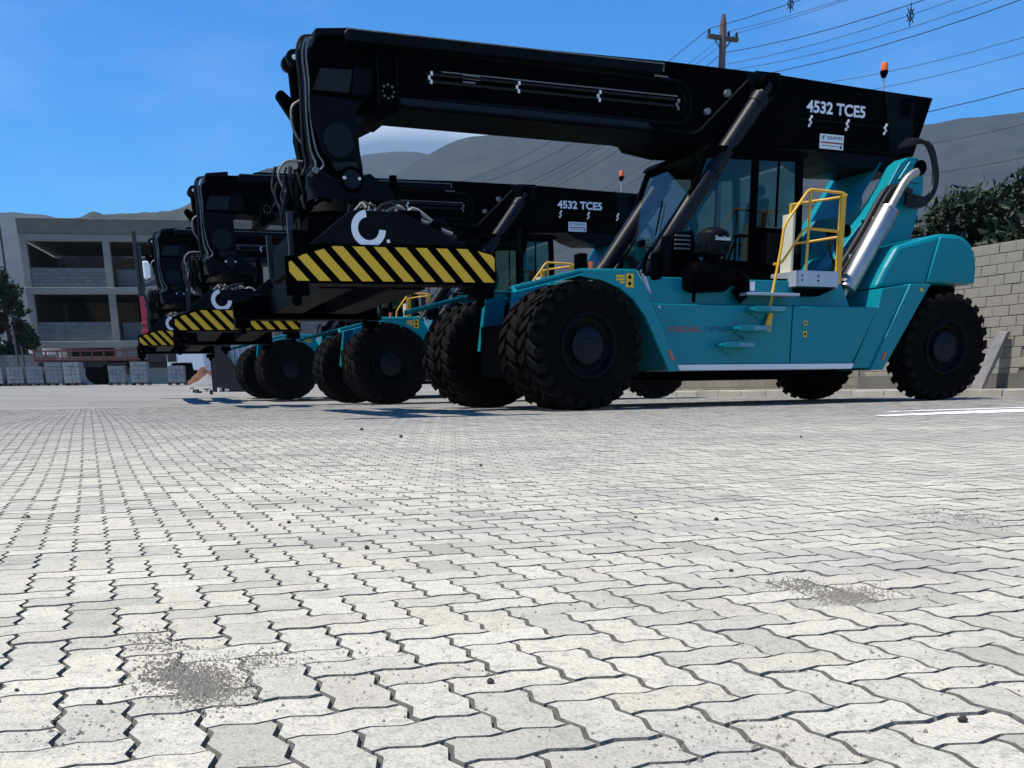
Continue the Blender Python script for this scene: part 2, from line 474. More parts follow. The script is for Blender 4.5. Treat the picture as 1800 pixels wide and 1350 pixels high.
tiles.sort(key=lambda t: t[1] + .25 * abs(t[0]))
def in_view(t):
    d = Vector((t[0], t[1], ground(t[0], t[1]))) - CAM; z = d.dot(fw)
    return z > 0 and abs(d.dot(rt) / z) < .52 and -FOCAL * d.dot(up) / z + PPY < 1380
near, rest = [], []
for t in tiles: (near if len(near) < 300 and in_view(t) else rest).append(t)
def paver_mesh(v):
    b = MB(); n = 18
    a = [(x, y, -.0115) for x, y in outl[v]]; lo = [(x, y, -.03) for x, y in outl[v]]; tp = [(x, y, 0) for x, y in topl[v]]
    b.v = tp + a + lo
    b.f = [tuple(range(n))] + [(n + i, n + (i + 1) % n, (i + 1) % n, i) for i in range(n)] + [(2 * n + i, 2 * n + (i + 1) % n, n + (i + 1) % n, n + i) for i in range(n)]
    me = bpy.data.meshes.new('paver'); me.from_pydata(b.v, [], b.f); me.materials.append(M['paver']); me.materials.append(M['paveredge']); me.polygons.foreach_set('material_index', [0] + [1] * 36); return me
pm = {v: paver_mesh(v) for v in (False, True)}
def gslope(x, y): return (ground(x, y + .05) - ground(x, y - .05)) / .1
for x, y, v in near:
    o = bpy.data.objects.new('paver', pm[v]); col.objects.link(o); o.parent = pavement
    o.location = (x, y, ground(x, y) + random.gauss(0, .0007))
    o.rotation_euler = (random.gauss(0, .004), random.gauss(0, .004), YAW_P + random.gauss(0, .006))
cy, sy = math.cos(YAW_P), math.sin(YAW_P)
V_all = []; F_loops = []; F_start = []; F_tot = []; RND = []
nv = 0
for x, y, v in rest:
    tp, ou = topl[v], outl[v]
    gz = ground(x, y) + random.gauss(0, .0008); sl = gslope(x, y) + random.gauss(0, .005); sx_ = random.gauss(0, .005)
    pts = np.concatenate([tp, ou]); a_ = random.gauss(0, .006); ca, sa = math.cos(YAW_P + a_), math.sin(YAW_P + a_)
    dx = pts[:, 0] * ca - pts[:, 1] * sa; dy = pts[:, 0] * sa + pts[:, 1] * ca
    z = gz + dy * sl + dx * sx_; z[18:] -= .0115
    V_all.append(np.stack([x + dx, y + dy, z], 1)); RND.append(random.random())
n_t = len(rest)
co = np.concatenate(V_all)
base = np.arange(n_t)[:, None] * 36
topf = base + np.arange(18)[None]
i = np.arange(18)
quad = np.stack([18 + i, 18 + (i + 1) % 18, (i + 1) % 18, i], 1).reshape(-1)
quads = base + quad[None]
loops = np.concatenate([topf, quads], 1).reshape(-1)
tot = np.tile(np.array([18] + [4] * 18), n_t); start = np.concatenate([[0], np.cumsum(tot)[:-1]])
me = bpy.data.meshes.new('paver_field')
me.vertices.add(len(co)); me.vertices.foreach_set('co', co.reshape(-1))
me.loops.add(len(loops)); me.loops.foreach_set('vertex_index', loops.astype(np.int32))
me.polygons.add(len(tot)); me.polygons.foreach_set('loop_start', start.astype(np.int32))
try: me.polygons.foreach_set('loop_total', tot.astype(np.int32))
except Exception: pass
me.polygons.foreach_set('use_smooth', np.zeros(len(tot), dtype=bool))
me.update(calc_edges=True)
at = me.attributes.new('rnd', 'FLOAT', 'POINT'); at.data.foreach_set('value', np.repeat(np.array(RND, dtype=np.float32), 36))
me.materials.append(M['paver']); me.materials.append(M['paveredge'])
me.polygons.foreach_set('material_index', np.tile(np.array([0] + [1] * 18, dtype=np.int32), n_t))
pf = bpy.data.objects.new('paver_field', me); col.objects.link(pf); pf.parent = pavement; pf['kind'] = 'stuff'

# ------------------------------------------------------------------ hills, far air
def px_dir(px, py):
    d = fw * FOCAL + rt * (px - 900) - up * (py - PPY); return d
def ridge(name, pts, D0, D1, m, seed, amp, fine=0, depth=.45, nx=220, nz=46):
    """hill side: ridge line given as (photo column, row) at distance D0..D1, falling towards the yard and behind"""
    xs = [p[0] for p in pts]
    b = MB()
    for i in range(nx + 1):
        px = xs[0] + (xs[-1] - xs[0]) * i / nx
        py = np.interp(px, xs, [p[1] for p in pts])
        t = i / nx; D = D0 + (D1 - D0) * t
        d = px_dir(px, py); k = D / d.y; top = CAM.z + d.z * k; bx = d.x / d.y
        for j in range(nz + 1):
            s = j / nz                                     # 0 foot, .75 ridge, 1 behind
            if s <= .75: q = s / .75; y = D * (1 - depth * (1 - q)); h = top * q ** 1.25
            else: q = (s - .75) / .25; y = D * (1 + .35 * q); h = top * (1 - .55 * q)
            x = bx * y
            f = min(1, h / (abs(top) + 1) * 3)
            n = mnoise.fractal(Vector((x * 4 / D, y * 4 / D, seed)), 1.0, 2.0, 6) * amp * D * f
            wob = mnoise.noise(Vector((x * 14 / D, 0, seed + 5))) * amp * .35 * D
            n2 = mnoise.fractal(Vector((x * fine, y * fine, seed)), .8, 2.0, 4) * 3.0 * f if fine else 0
            b.v.append((x + wob, y + mnoise.noise(Vector((x * 9 / D, s * 3, seed + 9))) * amp * 1.5 * D, h + n * (1 - .7 * (s > .6)) + n2 - (3 if j == 0 else 0)))
    w_ = nz + 1
    b.f = [(i * w_ + j, (i + 1) * w_ + j, (i + 1) * w_ + j + 1, i * w_ + j + 1) for i in range(nx) for j in range(nz)]
    return structure(b.build(name, m, smooth=180))
ridge('mountain', [(560, 540), (640, 360), (700, 300), (760, 262), (800, 243), (830, 234), (900, 226), (1000, 205), (1150, 180), (1300, 165), (1450, 185), (1560, 215), (1640, 212), (1720, 200), (1800, 192), (1950, 160), (2300, 150), (2700, 260)], 2300, 2100, M['forestfar'], 3.1, .004, .012)
ridge('mountain', [(360, 430), (450, 340), (560, 290), (640, 268), (690, 262), (740, 262), (800, 280), (900, 330), (1000, 400)], 3000, 3000, M['forestfar'], 8.4, .004, .01)
ridge('hill', [(-500, 420), (-200, 390), (-60, 372), (30, 371), (75, 374), (110, 382), (150, 388), (240, 400), (330, 430)], 2600, 2600, M['forestfar'], 5.7, .003, .01)
ridge('hill', [(40, 420), (100, 392), (130, 376), (160, 368), (185, 374), (230, 371), (270, 371), (300, 367), (330, 352), (380, 335), (430, 312), (470, 294), (500, 282), (560, 262), (620, 290), (700, 350), (800, 430)], 1250, 1450, M['forest'], 1.3, .004, .03)
cb = MB()
for i in range(121):
    for j in range(31):
        px = 600 + 270 * i / 120; py = 330 - (150 - 60 * abs(i / 60 - 1) ** 3) * j / 30
        d = px_dir(px, py); D = 7500 - 250 * math.sin(math.pi * j / 30)
        b_ = d * (D / d.y); cb.v.append((b_.x, b_.y, b_.z))
cb.f = [(i * 31 + j, (i + 1) * 31 + j, (i + 1) * 31 + j + 1, i * 31 + j + 1) for i in range(120) for j in range(30)]
sky_sheet = cb.build('sky_sheet', M['sky_sheet'], smooth=180)  # added sheet standing for the pale sky below the boom
sol = sky_sheet.modifiers.new('thickness', 'SOLIDIFY'); sol.thickness = 300; sol.offset = 1
tag(sky_sheet, 'pale sheet added behind the mountains for the whitish sky under the boom', 'sky_sheet')

hz_ = MB().box(-5200, 5200, -1500, 4800, -3, 800).build('haze', M['sky_sheet'])
hm = bpy.data.materials.new('thin_air'); hm.use_nodes = True
hn = hm.node_tree.nodes; hn.clear()
ho = hn.new('ShaderNodeOutputMaterial'); hv = hn.new('ShaderNodeVolumePrincipled')
hv.inputs['Color'].default_value = (.60, .78, 1, 1); hv.inputs['Density'].default_value = 1.0e-4; hv.inputs['Anisotropy'].default_value = .1
hm.node_tree.links.new(hv.outputs[0], ho.inputs['Volume'])
hz_.data.materials.clear(); hz_.data.materials.append(hm); hz_['kind'] = 'stuff'

# ------------------------------------------------------------------ block wall behind the machines, kerb and footway
MU = Vector((math.cos(R(23)), math.sin(R(23)), 0)); MV = Vector((-math.sin(R(23)), math.cos(R(23)), 0))
WO = Vector((.213, 15.58, 0)) + MU * 11.45
def wz(s): p = WO + MV * s; return ground(p.x, p.y)
wall_root = empty('block_wall', (WO.x, WO.y, 0), R(23))
tag(wall_root, 'grey concrete block wall standing behind the machines', 'wall')
core = MB()
for s0 in range(-6, 60, 4):
    z = wz(s0 + 2); core.add(*(lambda q: (q.v, q.f))(MB().box(.03, .16, s0, s0 + 4, z + .1, z + 2.93)))
core.build('wall_core', M['mortar'], wall_root)
fc = MB()
for s0 in range(6, 60, 4): z = wz(s0 + 2); fc.box(0, .03, s0, s0 + 4 - .002, z + .1, z + 2.95)
fc.build('wall_face', M['wallfar'], wall_root)
bme = MB().box(-.008, .045, -.195, .195, -.095, .095)
bme_o = bme.build('block', M['block'], wall_root, bevel=.008)
cnt = 0
for r_ in range(14):
    for c in range(21):
        s = -2.6 + c * .4 + (.2 if r_ % 2 else 0)
        if abs(s - 1.05) < .28 or s > 5.7: continue
        o = bme_o if cnt == 0 else bme_o.copy()
        if cnt: col.objects.link(o)
        o.location = (.012 + random.gauss(0, .003), s + random.gauss(0, .004), .22 + r_ * .2 + random.gauss(0, .002)); o.rotation_euler = (random.gauss(0, .006), 0, random.gauss(0, .004)); cnt += 1
pil = MB(); pil.box(-.03, .12, .90, 1.20, .08, 2.95)
for z in np.arange(.15, 2.9, .12): pil.box(-.045, -.028, .93 + random.uniform(-.05, .03), 1.16 + random.uniform(-.02, .06), z, z + random.uniform(.05, .11))
pil.build('pillar', M['concrete'], wall_root, bevel=.01)
MB().box(-.04, .18, -6, 60, 2.93, 2.97)
dk = MB(); dk.box(-.02, .02, -6, 6, .05, .42); dk.build('plinth', M['concdark'], wall_root)
fo = MB()
for s0 in range(-8, 60, 2):
    z = wz(s0 + 1); fo.box(-1.75, 0, s0, s0 + 1.99, z - .1, z + .12 + .005 * (s0 % 3))
fo.move(lambda p: Vector((WO.x + MU.x * p.x + MV.x * p.y, WO.y + MU.y * p.x + MV.y * p.y, p.z)))
foot = structure(fo.build('footway', M['kerb']))
ke = MB()
for k in range(-8, 60):
    z = wz(k + .5); ke.box(-1.93, -1.755, k + random.uniform(.004, .012), k + .99, z - .1, z + .125 + random.gauss(0, .008))
ke.move(lambda p: Vector((WO.x + MU.x * p.x + MV.x * p.y, WO.y + MU.y * p.x + MV.y * p.y, p.z)))
ker = ke.build('kerb', M['kerb'], bevel=.015); structure(ker)
slab = MB().prism([(-.70, .12), (-.60, .12), (-.05, 1.20), (-.10, 1.23), (-.16, 1.2)], .02, .30)
sl_ = slab.build('leaning_slab', mat('stained_slab', (.17, .16, .155), .85, var=.5, scale=4, dirt=(.05, .045, .045), dirt_amt=.95), None, bevel=.01)
pS = WO + MV * 1.62; sl_.location = (pS.x, pS.y, 0); sl_.rotation_euler = (0, 0, R(23))
tag(sl_, 'stained stone slab leaning on the block wall behind the rear wheel', 'slab')

# ------------------------------------------------------------------ trees
def tree(name, x, y, h, rad, crown0, n, m, label, group, seed, leaf=.16, z0=None, clumps=16, conic=0.0):
    r_ = random.Random(seed)
    z0 = ground(x, y) if z0 is None else z0
    root = empty(name, (x, y, z0)); tag(root, label, 'tree', group)
    t = MB(); t.tube([(0, 0, -.2), (.05, .03, h * .35), (-.05, .05, h * .65), (0, 0, h * .92)], [.16 * h / 6, .13 * h / 6, .08 * h / 6, .02], 8)
    for k in range(7):
        a = r_.uniform(0, 6.28); zz = r_.uniform(crown0, h * .8); L = rad * r_.uniform(.5, .85)
        t.tube([(0, 0, zz), (L * .5 * math.cos(a), L * .5 * math.sin(a), zz + .25 * L), (L * math.cos(a), L * math.sin(a), zz + .55 * L)], [.05, .035, .012], 6)
    t.build('trunk', M['bark'], root, smooth=50)
    cs = []
    for k in range(clumps):
        a = r_.uniform(0, 6.28); q = r_.random(); zz = crown0 + (h - crown0) * q
        rr = rad * (1 - conic * q) * math.sqrt(max(.05, 1 - (2 * q - .85) ** 2 * .55)) * r_.uniform(.25, .8)
        cs.append((rr * math.cos(a), rr * math.sin(a), zz, rad * r_.uniform(.28, .5) * (1 - .45 * conic * q)))
    V_, F_ = [], []
    for k in range(n):
        cx, cy_, cz, cr = cs[r_.randrange(len(cs))]
        d = Vector((r_.gauss(0, 1), r_.gauss(0, 1), r_.gauss(0, .8))).normalized() * cr * (r_.random() ** .45)
        p = Vector((cx, cy_, cz)) + d
        u_ = Vector((r_.gauss(0, 1), r_.gauss(0, 1), r_.gauss(.5, .8))).normalized(); v_ = u_.cross(Vector((r_.gauss(0, 1), r_.gauss(0, 1), r_.gauss(0, 1)))).normalized()
        l_ = leaf * r_.uniform(.6, 1.3); o = len(V_)
        V_ += [p - v_ * l_ * .22, p + u_ * l_ * .5 - v_ * l_ * .12, p + u_ * l_, p + u_ * l_ * .5 + v_ * l_ * .25]; F_.append((o, o + 1, o + 2, o + 3))
    c = MB(); c.v = [tuple(p) for p in V_]; c.f = F_
    c.build('crown', m, root)
GT = 'dark trees behind the block wall'
for i, (s, du, h, rd, lab) in enumerate((
        (.2, 1.9, 4.45, 1.5, 'dark bushy tree behind the wall at the right edge of the photo'),
        (2.4, 1.7, 4.15, 1.5, 'dark bushy tree behind the wall just right of the counterweight'),
        (4.8, 1.8, 3.9, 1.5, 'dark bushy tree behind the wall beside the exhaust tower'),
        (7.0, 2.1, 3.7, 1.4, 'dark bushy tree behind the wall, mostly hidden by the tower'),
        (-2.2, 2.0, 5.2, 1.6, 'dark bushy tree behind the wall, cut by the right edge'),
        (22.5, 3.0, 5.0, 1.9, 'small green tree seen between the lift cylinder and the cab'))):
    p = WO + MV * s + MU * du
    tree('tree', p.x, p.y, h, rd, 1.6, 8000 if i < 3 else 4000, M['leaf'], lab, GT, 20 + i, .24, wz(s), 26)

# ------------------------------------------------------------------ power line
pole_top = []
GP = 'overhead line poles'
LD = Vector((-math.sin(R(23.6)), math.cos(R(23.6)), 0)); LS = Vector((math.cos(R(23.6)), math.sin(R(23.6)), 0))
d0 = px_dir(1272, 25); P1 = d0 * (34 / d0.y); HP = CAM.z + P1.z
def pole(k): q = Vector((P1.x, P1.y, 0)) + LD * (26.5 * k); return q
for k in (0, 1, 2):
    q = pole(k); z = ground(q.x, q.y)
    ro_ = empty('power_pole', (q.x, q.y, z), R(23.6))
    tag(ro_, ['tall power pole rising behind the nearest boom', 'power pole whose crossarm shows above the middle boom', 'farthest power pole on the line behind the machines'][k], 'pole', GP)
    H_ = HP - z
    MB().tube([(0, 0, -.5), (0, 0, H_ - .25), (0, 0, H_)], [.16, .095, .05], 10).build('pole_shaft', M['polewood'], ro_, smooth=40)
    a_ = MB(); a_.box(-.52, .52, -.06, .06, H_ - .66, H_ - .56); a_.tube([(-.35, 0, H_ - .6), (0, 0, H_ - .95)], .02, 6); a_.tube([(.35, 0, H_ - .6), (0, 0, H_ - .95)], .02, 6); a_.build('crossarm', M['polewood'], ro_)
    for x in (-.48, .2, .48): MB().tube([(x, 0, H_ - .56), (x, 0, H_ - .50), (x, 0, H_ - .42)], [.02, .045, .03], 8).build('insulator', M['wire'], ro_, smooth=40)
    b2 = MB(); b2.box(-.42, -.1, -.04, .04, H_ - 1.62, H_ - 1.55); b2.tube([(-.38, 0, H_ - 1.75), (-.38, 0, H_ - 1.40)], .05, 8); b2.build('bracket', M['wire'], ro_)
GWI = 'overhead wires'
wires = [(-.48, -.42, 1.5), (.2, -.42, 1.7), (.48, -.44, 1.5), (.0, -1.0, 1.9), (-.38, -1.4, 1.8), (-.38, -1.55, 2.0), (-.38, -1.8, 1.9), (1.0, -1.9, 2.2), (.9, -2.3, 2.1), (.0, -3.3, 2.0), (-.1, -3.9, 2.2), (.2, -4.6, 2.0), (0, -5.0, 2.3), (.1, -5.6, 2.2)]
def wire_pt(x, dz, sag, t):
    k = math.floor(t); f = t - k
    q = pole(t); return q + LS * x + Vector((0, 0, HP + dz - 4 * sag * f * (1 - f) * .62))
for i, (x, dz, sag) in enumerate(wires):
    t_ = MB(); t_.tube([wire_pt(x, dz, sag, -1 + j / 16) for j in range(0, 65)], .006 if i % 3 else .0095, 5)
    wo = t_.build('overhead_wire', M['wire'], None, smooth=60)
    tag(wo, ('thin' if i % 3 else 'thicker') + ' dark overhead wire strung between the power poles', 'wire', GWI)
GS = 'spacers on the overhead wires'
for i, (wi, t) in enumerate(((0, -.14), (1, .12), (4, .55), (5, .63), (4, -.3), (5, .82))):
    c = wire_pt(*wires[wi], t)
    s = MB()
    for a in (0, 90, 180, 270):
        s.tube([c, c + LS * .14 * math.cos(R(a + 45)) + Vector((0, 0, .2 * math.sin(R(a + 45))))], .012, 5)
    ring = [c + LS * .10 * math.cos(R(a)) + Vector((0, 0, .14 * math.sin(R(a)))) for a in range(0, 361, 90)]
    s.tube(ring, .016, 5); s.tube([c + Vector((0, 0, -.22)), c + Vector((0, 0, .25))], .013, 5)
    so = s.build('cable_spacer', M['wire']); tag(so, 'diamond-shaped cable spacer hung on the overhead wires', 'spacer', GS)

# ------------------------------------------------------------------ unfinished building on the left
dB = px_dir(66, 620); PB = dB * (64 / dB.y)
bl = empty('unfinished_building', (PB.x, PB.y, 0), R(11)); tag(bl, 'unfinished three-storey concrete frame building with block infill walls', 'building')
g0, BAY, NB, DEP = .6, 4.55, 6, 9
floors = [3.35, 6.35, 9.25]
for i in range(NB + 1):
    for yy in (0, DEP):
        b = MB().box(i * BAY - .2, i * BAY + .2, yy, yy + .35, g0 - .5, 9.0); b.build('column', M['concrete'], bl, bevel=.02)
for k, z in enumerate(floors):
    MB().box(-.22, NB * BAY + .22, -.03, .33, z - .38, z).build('beam', M['concrete'], bl, bevel=.02)
    MB().box(-.2, NB * BAY + .2, .335, DEP, z - .16, z - .02).build('floor_slab', M['concdark'], bl)
MB().box(-.22, NB * BAY + .3, -.05, .25, 9.255, 10.1).build('parapet', M['concdark'], bl, bevel=.03)
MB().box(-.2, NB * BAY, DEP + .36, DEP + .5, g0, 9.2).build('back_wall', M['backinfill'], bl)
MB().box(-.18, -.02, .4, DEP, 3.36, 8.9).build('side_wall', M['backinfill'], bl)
for i in range(NB):
    for k in range(2):
        if i == 1: continue
        zz = floors[k]; MB().box(i * BAY + .205, (i + 1) * BAY - .205, .06, .22, zz + .003, zz + 1.08).build('infill_wall', M['infill'], bl)
for k in (0, 1): MB().box(BAY + .3, BAY + 1.6, 1.0, 1.9, floors[k] + .003, floors[k] + 1.1).build('block_stack', M['infill'], bl, bevel=.02)
MB().box(BAY + 1.7, BAY + 2.6, 1.1, 1.9, floors[1] + .003, floors[1] + .95).build('block_stack', M['infill'], bl, bevel=.02)
MB().box(BAY + .205, 2 * BAY - .205, .06, .22, floors[0] - .9, floors[0] - .39).build('infill_wall', M['infill'], bl)
MB().box(-.2, NB * BAY, 4.2, 4.4, g0, 2.6).build('inner_wall', M['white'], bl)
# neighbours on the left
GTL = 'dark trees beside the unfinished building'
for i, (px, D, h, rd, lab) in enumerate(((22, 57, 6.3, 1.25, 'dark leafy tree left of the unfinished building'), (-25, 56, 5.2, 1.6, 'dark leafy tree cut by the left edge'), (52, 62, 3.4, .8, 'low dark tree touching the corner column of the building'))):
    d = px_dir(px, 640); q = d * (D / d.y); tree('tree', q.x, q.y, h, rd, 1.2, 3600, M['leaf2'], lab, GTL, 50 + i, .3, .7, 16, .45)
d = px_dir(14, 600); q = d * (61 / d.y)
lt = empty('lattice_mast', (q.x, q.y, .6), R(6)); tag(lt, 'thin dark ladder-like mast beside the unfinished building', 'mast')
for x in (-.42, .42): MB().box(x - .04, x + .04, -.04, .04, 0, 9.75).build('mast_leg', M['wire'], lt)
for z in (2.2, 4.4, 6.5, 7.9, 8.6, 9.3): MB().box(-.38, .38, -.025, .025, z, z + .06).build('rung', M['wire'], lt)
d = px_dir(-60, 640); q = d * (55 / d.y)
lw = MB().box(0, 4.4, 0, .18, -.2, 1.55).build('low_wall', M['infill']); lw.location = (q.x, q.y, .75); lw.rotation_euler = (0, 0, R(8)); tag(lw, 'low grey block wall at the left edge behind the block pallets', 'wall')
d = px_dir(-40, 640); q = d * (66 / d.y)
lw = MB().box(0, 5.0, 0, .18, -.2, 2.7).build('white_wall', M['white']); lw.location = (q.x, q.y, .75); lw.rotation_euler = (0, 0, R(8)); tag(lw, 'white wall behind the trees at the left edge', 'wall')
for i, (px, y0_, D, h, lab) in enumerate(((34, 560, 53, 2.9, 'weathered wooden post standing before the low block wall'), (45, 600, 53.5, 1.9, 'short dark post beside the truck bed'))):
    d = px_dir(px, 640); q = d * (D / d.y)
    pst = MB().tube([(0, 0, -.2), (-.1, 0, h)], [.06, .045], 8).build('wooden_post', M['wood']); pst.location = (q.x, q.y, .75); tag(pst, lab, 'post')

# pallets of blocks
GPB = 'pallets of concrete blocks in a row'
names = ['leftmost, cut by the photo edge', 'second from the left edge', 'third from the left edge', 'fourth from the left edge', 'fifth, beside the truck wheel', 'right of the truck wheel', 'in front of the truck\'s red crane post', 'rightmost, under the white truck cab']
pal_src = None
for i, (px, D, tall) in enumerate(((-2, 47, 1.0), (32, 47, .98), (66, 47, 1.0), (99, 47.2, 1.06), (133, 47, 1.05), (209, 47, .98), (249, 46.8, 1.1), (313, 46.5, 1.0))):
    d = px_dir(px, 677); q = d * (D / d.y); z = ground(q.x, q.y)
    root = empty('block_pallet', (q.x, q.y, z), R(random.uniform(2, 14))); tag(root, 'pallet of grey concrete blocks, ' + names[i], 'pallet', GPB); root.scale = (.80, .80, .86)
    b = MB()
    for x in (-.42, 0, .42): b.box(x - .05, x + .05, -.42, .42, 0, .09)
    b.box(-.46, .46, -.45, .45, .09, .115); b.build('pallet', M['wood'], root)
    b = MB()
    layers = 4 if tall < 1.03 else 5
    for L_ in range(layers):
        hh = .19; z1 = .12 + L_ * (hh + .012)
        nx_ = 2 if L_ % 2 else 4
        if L_ == 4: nx_ = 3
        for a in range(nx_):
            for c_ in range(3):
                wd = .84 / nx_; x0 = -.42 + a * wd; b.box(x0 + .006 + random.gauss(0, .004), x0 + wd - .006, -.42 + c_ * .28 + .006 + random.gauss(0, .006), -.42 + c_ * .28 + .272, z1, z1 + hh)
    b.build('block_stack', M['palletblock'], root)

# truck with crane, behind the pallets
d = px_dir(60, 640); q = d * (51 / d.y)
tr = empty('flatbed_truck', (q.x, q.y, ground(q.x, q.y)), R(7)); tag(tr, 'flatbed truck with red-brown bed and white cab behind the block pallets', 'truck')
MB().box(0, 4.9, 0, 2.3, 1.08, 1.16).build('bed', M['rust'], tr)
for z in (1.18, 1.52): MB().box(0, 4.9, -.03, .02, z, z + .07).build('side_rail', M['rust'], tr)
for k in range(10): MB().box(k * .53 + .02, k * .53 + .08, -.025, .03, 1.18, 1.58).build('stake', M['rust'], tr)
MB().box(0, 7.4, .6, 1.7, .75, 1.05).build('truck_frame', M['wire'], tr)
MB().box(3.3, 4.2, .05, .55, .45, 1.0).build('tool_box', M['darkplate'], tr)
for x in (2.75, 6.75):
    for y in (.28, 2.0):
        b = MB(); b.lathe_y([(-.14, .22), (-.14, .48), (-.1, .52), (.1, .52), (.14, .48), (.14, .22)], 24); b.lathe_y([(-.1, .22), (-.08, .1), (-.08, 0)], 24); wv = b.build('wheel', M['rubber'], tr, smooth=35); wv.location = (x, y, .52)
MB().prism([(2.2, 1.06), (2.2, 1.0), (2.45, .8), (3.05, .8), (3.3, 1.0), (3.3, 1.06)], .1, .5).build('mudguard', M['darkplate'], tr)
cabp = [(6.1, .75), (6.1, 2.85), (6.9, 2.9), (7.35, 2.75), (7.75, 1.75), (7.85, 1.3), (7.85, .6), (7.3, .6), (7.25, .95), (6.3, .95), (6.25, .75)]
tcab = MB().prism(cabp, .1, 2.3).build('truck_cab', M['white'], tr, bevel=.04)
MB().prism([(6.75, 1.75), (6.75, 2.6), (7.25, 2.6), (7.6, 1.75)], .085, .099).build('cab_window', M['hose'], tcab)
MB().box(6.12, 6.55, .085, .099, 1.0, 2.7).build('cab_trim', M['darkplate'], tcab)
MB().box(5.15, 6.0, .3, 2.1, 1.0, 1.5).build('crane_base', M['darkplate'], tr, bevel=.03)
cp_ = MB(); cp_.box(5.05, 5.32, .5, .8, 1.5, 4.0); cp_.box(4.98, 5.39, .45, .85, 2.3, 2.5); cp_.box(5.0, 5.37, .47, .83, 2.75, 2.85); cp_.build('crane_post', M['redpaint'], tr, bevel=.02)
cj = MB(); cj.box(5.0, 5.15, .5, .8, 4.0, 6.9); cj.box(5.2, 5.32, .55, .75, 4.0, 6.3); cj.build('crane_jib', M['wire'], tr, bevel=.02)
for k in range(5):
    h_ = MB(); h_.tube([(5.35, .5, 5.7), (5.55 + .05 * k, .5, 5.75), (5.75 + .06 * k, .5, 5.4), (5.7 + .05 * k, .5, 4.9), (5.4, .5, 4.6)], .05, 6); h_.build('crane_hose', M['grey'], tr, smooth=50)
b = MB(); b.box(5.35, 5.75, .45, .8, 4.75, 5.6); b.build('valve_bank', M['white'], tr, bevel=.08)

# sand, gravel and rubble
def heap(name, m, px, D, rx, h, label, seed):
    d = px_dir(px, 676); q = d * (D / d.y); b = MB(); n = 26
    for i in range(n + 1):
        for j in range(n + 1):
            x, y = -1 + 2 * i / n, -1 + 2 * j / n; r_ = math.hypot(x, y)
            z = h * max(0, 1 - r_) * (1 + .35 * mnoise.noise(Vector((x * 2.5, y * 2.5, seed)))) + .06 * mnoise.noise(Vector((x * 9, y * 9, seed))) * (r_ < .95) - (.05 if r_ >= 1 else 0)
            b.v.append((x * rx, y * rx, z))
    b.f = [(i * (n + 1) + j, (i + 1) * (n + 1) + j, (i + 1) * (n + 1) + j + 1, i * (n + 1) + j + 1) for i in range(n) for j in range(n)]
    o = b.build(name, m, None, smooth=60); o.location = (q.x, q.y, ground(q.x, q.y)); tag(o, label, 'heap'); return o
heap('sand_heap', M['sand'], 362, 48, .9, .7, 'heap of reddish brown sand beside the white truck cab', 2.2)
heap('gravel_heap', M['gravelpile'], 366, 45, .75, .45, 'pale grey gravel heap in front of the brown sand', 4.4)
GRB = 'pale rubble pieces on the ground'
for i in range(13):
    px = random.uniform(332, 402); d = px_dir(px, 688); q = d * (random.uniform(36, 40) / d.y)
    b = MB(); L_ = random.uniform(.08, .26); h = random.uniform(.04, .14)
    b.prismz([(L_ * math.cos(a) * random.uniform(.6, 1), L_ * .7 * math.sin(a) * random.uniform(.6, 1)) for a in (0, 1.1, 2.0, 3.1, 4.2, 5.3)], -.02, h)
    o = b.build('rubble', M['scrap'] if i % 3 else M['stone'], None, bevel=.01); o.location = (q.x, q.y, ground(q.x, q.y)); o.rotation_euler = (0, 0, random.uniform(0, 6))
    tag(o, ('pale' if i % 3 else 'dark') + ' broken rubble piece on the ground before the steel skip', 'rubble', GRB + (' pale' if i % 3 else ' dark'))
# steel skip left of the farthest machine
d = px_dir(374, 688); q = d * (38.5 / d.y)
sk = empty('steel_skip', (q.x, q.y, ground(q.x, q.y)), R(8)); tag(sk, 'steel skip with its diagonal shadow built as a dark wedge, left of the farthest machine', 'skip')
MB().prism([(0, 0), (.02, 2.0), (.28, 1.75), (1.45, .02)], 0, .06).build('skip_shade_wedge', M['darkplate'], sk)  # dark wedge plate stands for the shadowed half of the skip
MB().prism([(.10, .02), (.12, 2.05), (1.40, 2.05), (1.55, .02)], .5, .58).build('skip_back', M['galv'], sk)
for k in range(6): MB().box(.2 + k * .2, .23 + k * .2, .485, .4985, .05, 2.0).build('skip_rib', M['steelplate'], sk)
MB().box(0.0, 1.4, .06, .5, 0, .06).build('skip_floor', M['darkplate'], sk)

# painted marking, pebbles and grit
mk = MB()
for k, (x0, x1, y0, y1) in enumerate(((0, 5.4, .1, .6), (.6, 3.2, .85, 1.05), (1.4, 5.4, -.35, -.15))):
    n = 16
    for i in range(n):
        xa, xb = x0 + (x1 - x0) * i / n, x0 + (x1 - x0) * (i + 1) / n
        f = min(1, (i + .5) / 4); e = random.uniform(-.06, .06)
        yc = (y0 + y1) / 2; hh = (y1 - y0) / 2 * (.3 + .7 * f)
        mk.add([(xa, yc - hh + e, 0), (xb, yc - hh, 0), (xb, yc + hh, 0), (xa, yc + hh + e, 0)], [(0, 1, 2, 3)])
dM = px_dir(1590, 729); qM = dM * (9.8 / dM.y)
def mkp(p): x = qM.x + PU.x * p.x + PV.x * p.y; y = qM.y + PU.y * p.x + PV.y * p.y; return Vector((x, y, ground(x, y) + .005))
mk.move(mkp); mko = structure(mk.build('road_marking', M['paintmark']))
def gpix(px, py):
    d = px_dir(px, py); k = .2
    for it in range(4000):
        p = CAM + d * (k / d.y)
        if p.z <= ground(p.x, p.y): break
        k *= 1.002
    return p
GPE = 'small dark pebbles scattered on the paving'
